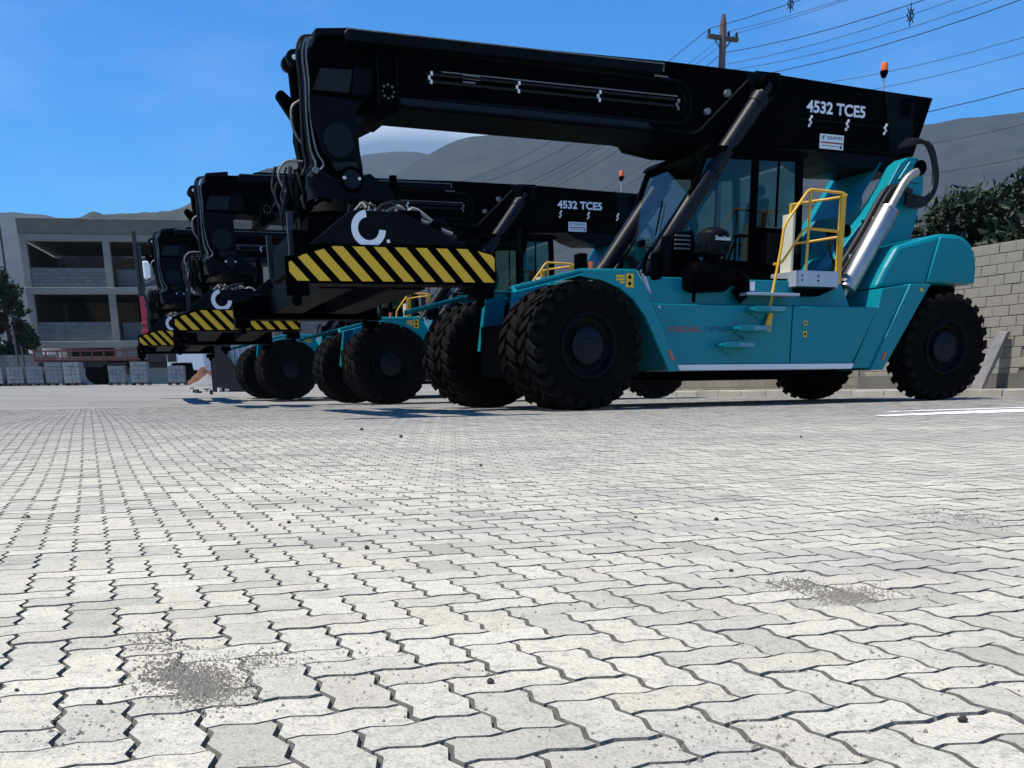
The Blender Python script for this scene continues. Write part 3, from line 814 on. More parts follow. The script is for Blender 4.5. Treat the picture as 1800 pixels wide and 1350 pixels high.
for i, (px, py, r_) in enumerate(((50, 911, .010), (862, 1200, .0075), (1117, 911, .008), (1259, 915, .010), (705, 769, .02), (1408, 769, .012), (300, 1072, .0055), (30, 1216, .005), (175, 1237, .006), (636, 756, .02), (645, 965, .010), (1692, 1268, .008), (508, 920, .009), (845, 820, .012), (1285, 1005, .007))):
    r_ *= .72; p = gpix(px, py); b = MB(); b.tube([(0, 0, 0), (0, 0, r_ * .4), (r_ * .1, 0, r_ * 1.1), (r_ * .2, 0, r_ * 1.4)], [r_ * .9, r_ * 1.15, r_ * .8, r_ * .2], 7)
    b.move(lambda q: q + Vector((random.uniform(-.2, .2), random.uniform(-.2, .2), random.uniform(-.1, .1))) * r_)
    o = b.build('pebble', M['stone'], None, smooth=50); o.location = (p.x, p.y, ground(p.x, p.y)); tag(o, 'small dark pebble lying on the paving', 'pebble', GPE)
gr = MB()
def quick(px, py):
    d = px_dir(px, py); q = CAM + d * ((-.125 - CAM.z) / d.z) if d.z < 0 else None
    return q if q and q.y < 5.4 else gpix(px, py)
for px, py, nn, sx_, sy_ in ((355, 1196, 3600, 95, 40), (345, 1203, 1500, 60, 24), (280, 1130, 220, 70, 30), (470, 1165, 420, 80, 24), (1500, 1046, 1300, 72, 17), (1400, 1030, 420, 70, 13), (1700, 915, 420, 95, 10), (410, 826, 200, 45, 5), (80, 808, 260, 120, 5), (1060, 960, 25, 300, 40), (940, 1050, 90, 300, 60), (1300, 1290, 160, 350, 60), (120, 1290, 130, 150, 50), (700, 1180, 150, 300, 60), (1550, 1180, 120, 250, 60)):
    far_ = py < 960
    for k in range(nn):
        if far_ and k % 8: x, y = p0.x + random.gauss(0, .03), p0.y + random.gauss(0, .12)
        else:
            p0 = quick(px + random.gauss(0, .5) * sx_ * (1 + .3 * math.sin(k)), py + random.gauss(0, .5) * sy_); x, y = p0.x, p0.y
        r_ = abs(random.gauss(0, .0013)) + .0008; r_ *= (1 + .14 * y); z = ground(x, y); a0 = random.uniform(0, 1.5)
        h = [(x + r_ * random.uniform(-.4, .4), y + r_ * random.uniform(-.3, .3), z + r_ * random.uniform(.6, 1.1))] + [(x + r_ * math.cos(t + a0) * random.uniform(.7, 1.3), y + r_ * math.sin(t + a0) * random.uniform(.7, 1.3), z - .0008) for t in (0, 1.26, 2.5, 3.77, 5.0)]
        gr.add(h, [(0, 1, 2), (0, 2, 3), (0, 3, 4), (0, 4, 5), (0, 5, 1)])
go = gr.build('grit', mat('loose_grit', (.20, .185, .155), .95, var=.9, scale=400)); go['kind'] = 'stuff'

# ------------------------------------------------------------------ reach stacker (x rearward, y away from the yard side, z up; origin under the front axle)
def tyre_mb(width=.50, rad=.80):
    b = MB(); h = width / 2
    rim = .40
    b.lathe_y([(-h + .05, rim - .03), (-h + .035, rim), (-h + .012, rim + .06), (-h, rim + .16), (-h + .008, rim + .25), (-h + .03, rad - .085), (-h + .055, rad - .052), (0, rad - .045),
               (h - .055, rad - .052), (h - .03, rad - .085), (h - .008, rim + .25), (h, rim + .16), (h - .012, rim + .06), (h - .035, rim), (h - .05, rim - .03)], 56)
    n = 24; b.lug0 = len(b.f)
    for s in (-1, 1):
        for k in range(n):
            a0 = 2 * math.pi * (k + (.5 if s > 0 else 0)) / n
            wd = 2 * math.pi / n * .31
            pts = []
            for (yy, r0, r1, sk) in ((.02, rad - .06, rad, .10), (h - .012, rad - .06, rad - .012, -.05), (h + .004, rad - .13, rad - .045, -.05)):
                for rr in (r0, r1):
                    for e in (-1, 1):
                        a = a0 + sk + e * wd * (1.0 if rr == r0 else .9)
                        pts.append((rr * math.sin(a), s * yy, rr * math.cos(a)))
            # sections of 4: (lo-, lo+, hi-, hi+)
            fs = []
            for q in range(2):
                o, p = 4 * q, 4 * q + 4
                fs += [(o + 2, o + 3, p + 3, p + 2), (o, o + 2, p + 2, p), (o + 1, p + 1, p + 3, o + 3), (o, p, p + 1, o + 1)]
            fs += [(0, 1, 3, 2), (8, 10, 11, 9)]
            if s > 0: fs = [f[::-1] for f in fs]
            b.add(pts, fs)
    return b
def wheel(root, x, y, side, steer=0):
    b = tyre_mb()
    o = b.build('wheel', M['rubber'], root, smooth=30)
    o.data.materials.append(M['tread']); o.data.polygons.foreach_set('material_index', [1 if i >= b.lug0 else 0 for i in range(len(o.data.polygons))])
    o.location = (x, y, .80)
    o.rotation_euler = (0, random.uniform(0, 6), steer)
    r = MB(); s = side; f = .25 * s
    r.lathe_y([(f * .78, .405), (f * .97, .405), (f * .99, .385), (f * .92, .37), (f * .80, .355), (f * .55, .34), (f * .50, .30), (f * .50, .0)], 40)
    if s > 0: r.f = [q[::-1] for q in r.f]
    rim = r.build('rim', M['rimpaint'], o, smooth=35)
    h = MB(); h.lathe_y([(f * .48, .235), (f * .80, .225), (f * .86, .20), (f * .88, .10), (f * .95, .08), (f * .96, 0)], 28)
    if s > 0: h.f = [q[::-1] for q in h.f]
    hub = h.build('hub', M['navy'], o, smooth=35)
    nb = MB()
    for k in range(20):
        a = 2 * math.pi * k / 20
        nb.tube([(.268 * math.sin(a), f * .48, .268 * math.cos(a)), (.268 * math.sin(a), f * .66, .268 * math.cos(a))], .016, 6)
    nb.build('wheel_nut', M['char'], o, kind='stuff')
    lip = MB(); lip.lathe_y([(f * .96, .352), (f * 1.0, .362), (f * 1.0, .372), (f * .96, .382)], 40)
    if s > 0: lip.f = [q[::-1] for q in lip.f]
    lip.build('rim_ring', M['char'], o, smooth=40)
    return o

SPC, SPA = (-2.62, 0), R(-4.7)
def spin(p):                                  # spreader frame turned on its rotator
    x, y = p.x, p.y
    return Vector((SPC[0] + x * math.cos(SPA) - y * math.sin(SPA), SPC[1] + x * math.sin(SPA) + y * math.cos(SPA), p.z))

M['stepedge'] = mat('pale_step_edge', (.10, .26, .33), .45, metal=.2, var=.2, scale=20)  # lighter blue tone along the outer step edges
EXT = []                                       # parts that ride on the telescoping boom
def make_stacker():
    root = empty('reach_stacker')
    T, K, CH = M['teal'], M['black'], M['char']
    # wheels
    for y, s in ((-1.83, -1), (-1.22, -1), (1.22, 1), (1.83, 1)): wheel(root, 0, y, s)
    for y, s in ((-1.45, -1), (1.45, 1)): wheel(root, 6.5, y, s, R(-4))
    # axles and underbody
    ax = MB(); ax.tube([(0, -1.5, .80), (0, 1.5, .80)], .2, 16); ax.box(-.45, .45, -.42, .42, .45, 1.15); ax.build('front_axle', K, root, smooth=35)
    ax = MB(); ax.tube([(6.5, -1.25, .80), (6.5, 1.25, .80)], .15, 14); ax.box(6.2, 6.8, -.6, .6, .62, 1.05); ax.build('rear_axle', K, root, smooth=35)
    MB().box(1.9, 4.7, -.62, .62, .36, .62).build('transmission', K, root, bevel=.03)
    ch = MB()
    for s in (-1, 1): ch.prism([(.35, .62), (.35, 1.55), (1.1, 1.62), (5.6, 1.62), (6.9, 1.6), (6.9, 1.15), (5.2, .62), (1.2, .55), (.5, .55)], s * .62, s * .82)
    ch.box(.36, .5, -.62, .62, .9, 1.40); ch.box(1.0, 4.9, -.62, .62, 1.2, 1.5)
    ch.build('chassis_frame', K, root)
    # front fenders
    for s in (-1, 1):
        outer = [(-.13, 1.70), (.65, 1.715), (.78, 1.52), (1.35, .48), (1.18, .47), (.98, .84), (.80, 1.16), (.62, 1.36), (.42, 1.49), (.17, 1.575), (-.13, 1.615)]
        f = MB().prism(outer, s * 2.10, s * 2.05)
        fo = f.build('front_fender', T, root, bevel=.006)
        t = MB()
        top = [(-1.02, 1.455), (-.12, 1.675), (.65, 1.69), (.67, 1.712), (-.13, 1.702), (-1.04, 1.485)]
        t.prism(top[:2] + top[4:], s * 2.10, s * 1.90); t.prism([(-.12, 1.675), (.65, 1.69), (.67, 1.712), (-.13, 1.702)], s * 1.90, s * .96)
        t.prism([(.65, 1.69), (1.34, .49), (1.36, .5), (.67, 1.712)], s * 2.05, s * .9)
        t.build('fender_top', T, fo, bevel=.004)
        e = MB()
        for (ua, wa), (ub, wb) in zip([(-1.06, 1.475), (-.58, 1.585), (-.12, 1.70)], [(-.58, 1.585), (-.12, 1.70), (.66, 1.712)]):
            k_ = .065 if ub < 0 else .02
            e.add([(ua, s * 2.11, wa - k_), (ub, s * 2.11, wb - k_), (ub, s * 2.04, wb + .012), (ua, s * 2.04, wa + .012), (ua, s * 2.04, wa - k_), (ub, s * 2.04, wb - k_)],
                  [f[::-s] for f in ((0, 3, 2, 1), (0, 1, 5, 4), (3, 4, 5, 2), (0, 4, 3), (1, 2, 5))])
        e.build('fender_edge', T, fo)
        g = MB()
        a, b_ = (-.36, s * .50), (.14, s * .93)
        g.add([(a[0] - .12, a[1], .82), (b_[0] - .1, b_[1], .82), (b_[0], b_[1], 1.655), (a[0], a[1], 1.59),
               (a[0] - .09, a[1] - s * .03, .82), (b_[0] - .07, b_[1] - s * .03, .82), (b_[0] + .03, b_[1] - s * .03, 1.655), (a[0] + .03, a[1] - s * .03, 1.59)],
              [(0, 1, 2, 3), (7, 6, 5, 4), (0, 4, 5, 1), (1, 5, 6, 2), (2, 6, 7, 3), (3, 7, 4, 0)])
        g.build('splash_plate', T, fo)
        if s < 0:
            d = MB().box(.50, .61, -2.1035, -2.1005, 1.50, 1.665); d.build('warning_decal', M['ytape'], fo)
            k = MB()
            for zc in (1.545, 1.62):
                k.prism([(.555 - .03, zc), (.555, zc - .028), (.555 + .03, zc), (.555, zc + .028)], -2.1062, -2.1040)
            k.build('warning_symbol', K, fo)
            d = MB()
            for x0, x1, z0, z1 in ((.36, .48, 1.615, 1.645), (.36, .48, 1.58, 1.607), (.41, .48, 1.545, 1.572)): d.box(x0, x1, -2.1035, -2.1005, z0, z1)
            d.build('decal_text', M['ytape'], fo)
            MB().prism([(1.155, .74), (1.19, .74), (1.24, .62), (1.205, .62)], -2.115, -2.1005).build('reflector', M['reflector'], fo)
    # side tank with two doors, near side and far side
    for s in (-1, 1):
        v = s * 1.72
        d1 = MB().prism([(1.13, 1.345), (3.445, 1.345), (3.445, .565), (1.53, .565)], v, s * .84)
        d1 = d1.build('side_panel', T, root, bevel=.012)
        d2 = MB().prism([(3.465, 1.345), (5.02, 1.355), (4.60, .565), (3.465, .565)], v, s * .84)
        d2 = d2.build('side_panel', T, root, bevel=.012)
        MB().prism([(1.52, .565), (4.6, .565), (4.57, .49), (1.55, .49)], s * 1.755, s * .9).build('sill_strip', M['white'], root, bevel=.006)  # white colour stands for the light caught along the sill
        r1 = MB().prism([(5.05, 1.375), (5.10, 1.62), (5.66, 1.69), (5.66, 1.6), (5.10, .50), (4.62, .50)], s * 1.69, s * .84)
        r1 = r1.build('rear_panel', T, root, bevel=.01)
        f2 = MB().prism([(5.60, 1.69), (6.0, 1.695), (5.20, .47), (4.95, .47)], s * 1.725, s * .95)
        f2 = f2.build('rear_fender', T, root, bevel=.012)
        if s < 0:
            MB().prism([(5.195, .72), (5.235, .72), (5.185, .61), (5.145, .61)], -1.74, -1.7255).build('reflector', M['reflector'], f2)
            MB().box(5.80, 5.85, -1.731, -1.7255, 1.585, 1.635).build('warning_decal', M['ytape'], f2)
            lettering('brand_lettering', 'KONECRANES', M['red'], d1, 1.40, .985, -1.7225, .075, .50, .012)
            lettering('model_lettering', '|  LIFTACE', M['ink'], d1, 1.97, .985, -1.7225, .075, .38, .01)
            for z, h in ((1.09, .06), (.93, .08)):
                lt = MB().box(3.66, 3.72, -1.7285, -1.7205, z, z + h).build('latch', M['ytape'], d2)
                MB().box(3.675, 3.705, -1.732, -1.729, z + h * .3, z + h * .7).build('keyhole', K, lt)
            MB().disc((1.24, 1.30), .018, -1.73, -1.7205).build('bolt', M['galv'], d1)
    # upper deck box
    for s in (-1, 1):
        MB().prism([(.98, 1.36), (1.10, 1.705), (2.95, 1.705), (4.5, 1.705), (4.7, 1.37)], s * 1.47, s * .84).build('deck_box', T, root, bevel=.012)
        MB().box(1.1, 4.6, s * .86, s * 1.44, 1.71, 1.735).build('walkway', K, root)
    MB().box(2.88, 2.96, -1.478, -1.4715, 1.56, 1.68).build('notice_sticker', M['white'], root)
    # steps
    for i, (u, z, l) in enumerate(((2.15, .80, .50), (2.38, 1.02, .50), (2.62, 1.27, .53))):
        st = MB(); st.box(u, u + l, -1.96, -1.72, z, z + .035); st.box(u, u + l, -1.965, -1.945, z - .02, z + .05)
        st = st.build('step', T, root, bevel=.005)
        g = MB(); g.prismz([(u + .03, -1.725), (u + l - .03, -1.725), (u + l - .03, -1.94)], z - .03, z - .002); g.prism([(u + .02, z - .002), (u + l * .5, z - .12), (u + l - .05, z - .002)], -1.745, -1.7205)
        g.build('step_bracket', T, st)
        MB().box(u + l * .48, u + l - .02, -1.969, -1.966, z - .012, z + .042).build('step_edge', M['stepedge'], st)
    st = MB(); st.box(2.60, 3.50, -1.80, -1.47, 1.475, 1.51); st.build('step', M['galv'], root, bevel=.005)
    # platform and rails
    pl = MB(); pl.box(3.56, 4.28, -1.66, -1.05, 1.80, 1.825); pl.box(3.56, 4.28, -1.665, -1.645, 1.62, 1.83); pl.box(3.555, 3.575, -1.665, -1.05, 1.62, 1.83); pl.box(4.265, 4.285, -1.665, -1.05, 1.6, 1.83)
    po = pl.build('platform', M['galv'], root, bevel=.004)
    nb = MB()
    for u, z in ((3.63, 1.70), (3.63, 1.76), (3.92, 1.70), (3.92, 1.76)): nb.disc((u, z), .014, -1.672, -1.666, 8)
    nb.build('bolt', CH, po)
    MB().prism([(3.60, 1.60), (4.28, 1.60), (4.0, 1.50), (3.72, 1.50)], -1.60, -1.05).build('platform_bracket', K, po)
    Y = M['yellow']
    y0 = -1.63
    ra = MB(); ra.tube([(2.96, y0 - .15, 1.03), (3.03, y0 - .1, 1.27), (3.26, y0, 2.10), (3.29, y0, 2.35), (3.34, y0, 2.46), (3.66, y0, 2.85), (3.72, y0, 2.885), (4.28, y0, 2.87), (4.36, y0, 2.84)], .020, 8)
    ra.tube([(3.15, y0, 1.90), (3.24, y0, 1.90), (3.30, y0, 1.94), (3.64, y0, 2.36), (3.70, y0, 2.385), (4.34, y0, 2.36)], .018, 8)
    ra.prism([(2.90, 1.0), (3.02, 1.0), (3.06, 1.28), (3.0, 1.28)], y0 - .17, y0 - .15)
    ra.build('handrail', Y, root, smooth=50)
    for u, z in ((4.30, 2.85), (3.83, 2.78)):
        p = MB(); p.box(u - .045, u + .045, (y0 if u > 4 else -1.12) - .025, (y0 if u > 4 else -1.12) + .025, 1.66, z); p.build('rail_post', Y, root, bevel=.008)
    ra = MB(); ra.tube([(4.34, y0, 2.83), (4.30, -1.30, 2.84), (4.1, -1.13, 2.82), (3.80, -1.12, 2.77)], .018, 8); ra.tube([(4.30, y0, 2.30), (4.1, -1.13, 2.28), (3.82, -1.12, 2.25)], .016, 8)
    ra.tube([(3.72, y0, 2.88), (3.72, y0, 1.83)], .018, 8)
    ra.build('handrail', Y, root, smooth=50)
    MB().box(3.66, 3.70, -1.36, -1.12, 1.83, 2.62).build('rail_board', mat('cream_board', (.62, .60, .46), .5), root, bevel=.005)
    lamp = MB(); lamp.lathe_y([(-.07, .0), (-.07, .085), (-.02, .09), (.05, .06), (.07, .03), (.07, 0)], 18); lamp.move(lambda p: Vector((4.50 + p.x, -1.45 + p.y, 2.40 + p.z)))
    lamp.tube([(4.5, -1.40, 2.40), (4.5, -1.1, 2.42)], .03, 8); lamp.build('work_lamp', K, root, smooth=40)
    # air cleaner
    ac = MB(); ac.tube([(1.75, -1.58, 1.70), (1.80, -1.58, 1.70), (1.82, -1.58, 1.70), (2.34, -1.58, 1.72), (2.40, -1.58, 1.72)], [.17, .19, .2, .2, .16], 20)
    ac.tube([(2.15, -1.58, 1.85), (2.15, -1.58, 2.0)], .12, 16)
    ac.tube([(2.38, -1.58, 1.72), (2.55, -1.58, 1.72), (2.66, -1.58, 1.66), (2.70, -1.56, 1.54), (2.62, -1.5, 1.46)], [.12, .115, .11, .11, .11], 14)
    ac.tube([(1.86, -1.60, 1.55), (1.86, -1.60, 1.38)], .025, 8)
    aco = ac.build('air_filter', K, root, smooth=40)
    pc = MB(); pc.tube([(2.15, -1.58, 1.98), (2.15, -1.58, 2.02), (2.15, -1.58, 2.24), (2.15, -1.58, 2.28), (2.15, -1.58, 2.33)], [.17, .21, .22, .20, .10], 20)
    for k in range(12):
        a = 2 * math.pi * k / 12; pc.tube([(2.15 + .205 * math.cos(a), -1.58 + .205 * math.sin(a), 2.02), (2.15 + .215 * math.cos(a), -1.58 + .215 * math.sin(a), 2.12)], .022, 6)
    pco = pc.build('precleaner', CH, root, smooth=40)
    lettering('filter_lettering', 'Donaldson', M['letter'], pco, 2.04, 2.15, -1.806, .055, .24, .015)
    rib = MB()
    for k in range(4): rib.box(1.80, 2.05, -1.20, -1.16, 2.10 + k * .055, 2.12 + k * .055)
    rib.build('grille', M['grey'], root)
    MB().prism([(1.72, 1.75), (1.78, 2.30), (2.10, 2.36), (2.3, 1.75)], -1.18, -.86).build('grille_housing', K, root, bevel=.02)
    # mirrors on the front fenders
    for s in (-1, 1):
        mp = MB(); mp.tube([(.86, s * 1.92, 1.69), (.88, s * 1.95, 1.90), (.95, s * 1.98, 2.0)], .022, 8)
        mo = mp.build('mirror_arm', K, root, smooth=40)
        zc = 1.78 if s < 0 else 2.55
        u = 1.02 if s < 0 else .95
        if s > 0: MB().tube([(.95, 1.98, 1.95), (.95, 1.98, 2.9)], .025, 8).build('mirror_pole', K, root)
        MB().box(u - .05, u + .05, s * 1.98 - .10, s * 1.98 + .10, zc - .17, zc + .17).build('mirror', K, root, bevel=.04)
        fl = MB(); fl.box(-.10, .02, s * 1.9 - .08, s * 1.9 + .08, 1.71, 1.90); flo = fl.build('front_lamp', K, root, bevel=.02)
        MB().tube([(.06, s * 1.98, 1.71), (.06, s * 1.98, 1.80)], .035, 10).build('indicator', M['orange'], flo, smooth=40)
    hz = MB()
    for k, (a, b_) in enumerate((((.80, 1.72), (.86, 1.56)), ((.86, 1.74), (.95, 1.50)), ((.92, 1.66), (.98, 1.45)))):
        hz.tube([(a[0], -1.86, a[1]), (b_[0], -1.9, b_[1])], .02, 6)
    hz.build('grease_line', M['galv'], root, smooth=40)
    # counterweight
    prof = [(5.46, 2.235), (6.18, 2.405)] + [(6.30, 2.43), (6.62, 2.43)] + [(6.62 + .42 * math.sin(R(a)), 2.03 + .40 * math.cos(R(a))) for a in (20, 40, 60, 80)] + [(7.06, 1.95), (7.06, 1.72), (6.16, 1.715), (5.98, 1.70), (5.08, 1.63), (5.25, 1.93)]
    cw = MB().prism(prof, -1.56, 1.56).build('counterweight', T, root, bevel=.06)
    for s in (-1, 1):
        MB().prism([(6.24, 2.38), (6.62, 2.385), (6.95, 2.20), (7.02, 1.95), (7.02, 1.735), (6.04, 1.735)], s * 1.55, s * 1.60).build('side_plate', T, cw, bevel=.02)
    MB().box(6.62, 6.95, -1.30, 1.30, 1.52, 1.715).build('tow_block', K, cw, bevel=.02)
    # boom tower
    for s in (-1, 1):
        tw = [(4.55, 1.40), (4.80, 1.98), (5.30, 2.55), (5.56, 2.80), (5.86, 3.18), (6.06, 3.50), (6.20, 3.60), (6.40, 3.62), (6.53, 3.52), (6.58, 3.2), (6.46, 2.62), (6.32, 2.28), (5.95, 1.40)]
        to = MB().prism(tw, s * .52, s * .82).build('boom_tower', T, root, bevel=.012)
        MB().prism([(6.02, 3.28), (6.22, 3.54), (6.42, 3.55), (6.47, 3.24)], s * .82, s * .86).build('tower_boss', T, to, bevel=.015)
        p = MB(); p.disc((6.42, 3.46), .11, s * .80, s * .90, 20); p.build('hinge_pin', K, to, smooth=40)
    MB().prism([(5.92, 3.50), (5.98, 3.58), (5.5, 2.9), (5.44, 2.82)], -.52, .52).build('tower_beam', T, root, bevel=.01)
    # exhaust
    def mp(t, r_=0): return (4.79 + (5.52 - 4.79) * t, -1.25, 1.62 + (2.77 - 1.62) * t)
    mu = MB(); mu.tube([mp(0), mp(.015), mp(.03), mp(.97), mp(.985), mp(1)], [.10, .14, .148, .148, .14, .09], 24)
    mo = mu.build('muffler', M['steel'], root, smooth=40)
    for t in (.02, .98):
        q = MB(); q.tube([mp(t - .012), mp(t + .012)], .153, 24); q.build('muffler_band', M['steel'], mo, smooth=40)
    ep = MB(); ep.tube([(4.66, -1.25, 1.38), (4.73, -1.25, 1.52), (4.80, -1.25, 1.64)], [.05, .055, .06], 14); ep.build('exhaust_pipe', M['pipe'], mo, smooth=40)
    ep = MB(); ep.tube([(5.51, -1.25, 2.75), (5.56, -1.25, 2.84), (5.74, -1.25, 3.12), (5.82, -1.25, 3.21), (5.92, -1.25, 3.28), (6.00, -1.25, 3.31)], [.075, .06, .06, .06, .06, .058], 14, caps=False); ep.build('exhaust_pipe', M['pipe'], mo, smooth=40)
    br = MB(); br.box(5.1, 5.16, -1.22, -.8, 2.15, 2.22); br.box(5.4, 5.46, -1.22, -.8, 2.6, 2.68); br.build('muffler_bracket', K, mo)
    # hoses over tower
    hs_ = [[(6.12, -.95, 3.10), (5.82, -.98, 3.12), (5.62, -1.0, 2.95), (5.30, -1.02, 2.48), (4.95, -1.02, 2.0), (4.72, -1.0, 1.68), (4.6, -1.0, 1.5)]]
    for k in range(3):
        off = (k - 1) * .075
        h_ = MB(); h_.tube(curvy([(x + off, y - .03 * (k % 2), z) for x, y, z in hs_[0]]), .05, 8); h_.build('hose', M['hose'], root, smooth=50)
    for x, z in ((5.42, 2.66), (5.02, 2.12), (4.72, 1.70)): MB().box(x - .05, x + .06, -1.09, -1.05, z - .03, z + .03).build('hose_clamp', M['galv'], root)
    for k in range(4):
        h_ = MB(); d = .05 * k
        h_.tube(curvy([(6.35 - d, -.60, 3.90 - .04 * k), (6.62 + d * .4, -.72, 3.86), (6.80 + d * .4, -.76, 3.55), (6.78 + d * .5, -.8, 3.22), (6.60, -.86, 3.05 - d * .6), (6.30, -.92, 3.05 - d), (6.10, -.95, 3.08 - d)]), .028, 7); h_.build('hose', M['hose'], root, smooth=50)
    for k in range(2):
        h_ = MB(); h_.tube([(4.70 + .1 * k, -.9, 2.42), (4.72 + .12 * k, -.95, 2.15), (4.86 + .1 * k, -.95, 1.95), (5.0, -.9, 1.9)], .022, 6); h_.build('hose', M['hose'], root, smooth=50)
    # cab
    cab = MB()
    cab.box(2.02, 4.30, -.80, .80, 1.74, 1.95)
    cab.prism([(3.40, 1.95), (3.40, 2.50), (4.28, 2.50), (4.30, 1.95)], -.80, -.76); cab.prism([(3.40, 1.95), (3.40, 2.50), (4.28, 2.50), (4.30, 1.95)], .76, .80)
    cab.box(4.22, 4.28, -.80, .80, 1.95, 2.45)
    for s in (-.80, .74):
        e = s + .06
        cab.prism([(2.02, 1.95), (2.08, 2.40), (2.14, 2.40), (2.10, 1.95)], s, e)
        cab.prism([(2.08, 2.40), (2.49, 3.40), (2.57, 3.40), (2.15, 2.40)], s, e)
        cab.prism([(3.34, 1.95), (3.34, 3.46), (3.45, 3.46), (3.45, 1.95)], s, e)
        cab.prism([(4.17, 2.5), (4.12, 3.46), (4.24, 3.46), (4.28, 2.5)], s, e)
        cab.prism([(2.08, 1.95), (2.35, 1.95), (2.85, 2.02), (3.34, 2.0), (3.34, 1.95)], s, e)
        cab.prism([(2.49, 3.36), (2.51, 3.46), (4.2, 3.52), (4.2, 3.42)], s, e)
    co = cab.build('cab', K, root, bevel=.008)
    MB().prism([(2.46, 3.44), (2.56, 3.53), (4.20, 3.56), (4.30, 3.53), (4.30, 3.47)], -.84, .84).build('cab_roof', K, co, bevel=.02)
    G = M['glass']
    for s in (-.775, .770):
        MB().prism([(2.10, 1.99), (2.14, 2.40), (2.55, 3.38), (3.335, 3.43), (3.335, 2.03), (2.85, 2.05)], s, s + .005).build('window', G, co)
        MB().prism([(3.455, 2.52), (3.455, 3.43), (4.10, 3.43), (4.16, 2.52)], s, s + .005).build('window', G, co)
        bar = MB(); bar.box(3.80, 3.825, s - .012, s + .017, 2.52, 3.43); bar.build('window_bar', K, co)
    MB().add([(2.11, -.74, 2.0), (2.11, .74, 2.0), (2.125, .74, 2.40), (2.125, -.74, 2.40), (2.53, -.74, 3.38), (2.53, .74, 3.38)], [(0, 1, 2, 3), (3, 2, 5, 4)]).build('windscreen', G, co)
    MB().box(4.235, 4.24, -.73, .73, 2.46, 3.42).build('window', G, co)
    wp = MB(); wp.tube([(2.10, -.2, 2.42), (2.30, -.05, 2.9)], .012, 6); wp.build('wiper', K, co)
    se = MB(); se.box(3.50, 4.0, -.25, .25, 2.25, 2.42); se.prism([(3.90, 2.40), (4.02, 2.40), (4.12, 3.02), (4.0, 3.02)], -.24, .24); se.box(4.0, 4.1, -.14, .14, 3.04, 3.22)
    se.build('seat', M['seat'], co, bevel=.05)
    sw = MB(); ring = [(2.80 + .19 * math.cos(R(a)) * .55, .19 * math.sin(R(a)), 2.66 - .19 * math.cos(R(a)) * .8) for a in range(0, 361, 20)]
    sw.tube(ring, .017, 6, caps=False); sw.tube([(2.8, 0, 2.66), (2.55, 0, 2.3)], .03, 8); sw.box(2.45, 2.62, -.3, .3, 1.95, 2.4); sw.build('steering_wheel', M['hose'], co, smooth=50)
    dr = MB(); dr.tube([(2.95, -.83, 2.03), (3.08, -.83, 2.36), (3.14, -.83, 2.38), (3.32, -.83, 2.37)], .016, 6); dr.tube([(3.14, -.83, 2.38), (3.14, -.83, 2.05)], .014, 6); dr.build('grab_rail', K, co, smooth=50)
    bx_ = MB(); bx_.box(3.55, 4.05, -.98, -.82, 1.98, 2.40); bx_.tube([(3.95, -.95, 2.3), (4.08, -1.0, 2.42), (4.02, -1.02, 2.12)], .05, 8); bx_.build('control_box', CH, co, bevel=.02)
    vp = MB().prism([(2.35, 1.78), (2.48, 1.90), (3.2, 1.94), (3.2, 1.78)], -.84, -.805).build('vent_panel', CH, co, bevel=.008)
    sl = MB()
    for k in range(4): sl.prism([(2.80 + k * .09, 1.82), (2.84 + k * .09, 1.90), (2.87 + k * .09, 1.90), (2.83 + k * .09, 1.82)], -.848, -.8405)
    sl.build('vent_slot', M['grey'], vp)
    # boom
    boom = MB().prism([(-1.95, 3.70), (1.75, 3.70), (2.05, 3.64), (2.5, 3.60), (4.7, 3.67), (5.2, 3.68), (6.64, 3.70), (6.95, 4.56), (5.4, 4.58), (4.0, 4.61), (2.0, 4.60), (-1.95, 4.50)], -.48, .48).build('boom', K, root, bevel=.012)
    bel = MB()
    bel.prism([(4.70, 3.68), (6.55, 3.69), (6.60, 3.55), (6.30, 3.42), (5.75, 3.48), (5.3, 3.46), (5.0, 3.54)], -.46, .46); bel.build('hinge_bracket', CH, boom, bevel=.02)
    for s in (-1, 1):
        MB().prism([(3.50, 4.60), (3.92, 4.61), (4.10, 4.40), (4.42, 3.95), (4.62, 3.65), (2.45, 3.57), (1.95, 3.63), (1.88, 3.70), (2.42, 3.70), (2.60, 3.80)], s * .48, s * .56).build('cylinder_bracket', K, boom, bevel=.012)
        ed = MB(); ed.tube([(3.50, s * .575, 4.585), (2.55, s * .575, 3.74), (2.40, s * .575, 3.70), (1.9, s * .575, 3.73)], .018, 6); ed.build('bracket_edge', CH, boom, smooth=40)
        lg = MB(); lg.prism([(3.30, 4.56), (3.96, 4.57), (3.84, 4.30), (3.72, 4.18), (3.60, 4.14), (3.48, 4.2)], s * .56, s * .60); lg.build('lug', CH, boom, bevel=.01)
        pin = MB(); pin.disc((3.60, 4.38), .12, s * .56, s * .70, 20); pin.build('pin', K, boom, smooth=40)
        bo = MB()
        for du in (-.085, .085): bo.disc((3.60 + du, 4.39), .022, s * .70, s * .715, 8)
        bo.build('bolt', M['grey'], boom)
    # side: recessed track frame, tray, pipes
    trk = MB()
    ctr = arc((2.20, 4.10), .265, -90, 90, 10)
    pth = [(-1.35, 3.835)] + ctr + [(-1.35, 4.365)]
    trk.tube([(x, -.485, z) for x, z in pth], .022, 6); trk.build('track_edge', CH, boom, smooth=50)
    trk2 = MB(); ctr = arc((2.16, 4.10), .20, -60, 80, 8); trk2.tube([(x, -.488, z) for x, z in ctr], .012, 6); trk2.build('track_edge', CH, boom, smooth=50)
    MB().box(-1.86, 6.4, -.484, -.478, 3.72, 3.735).build('weld_seam', CH, boom)
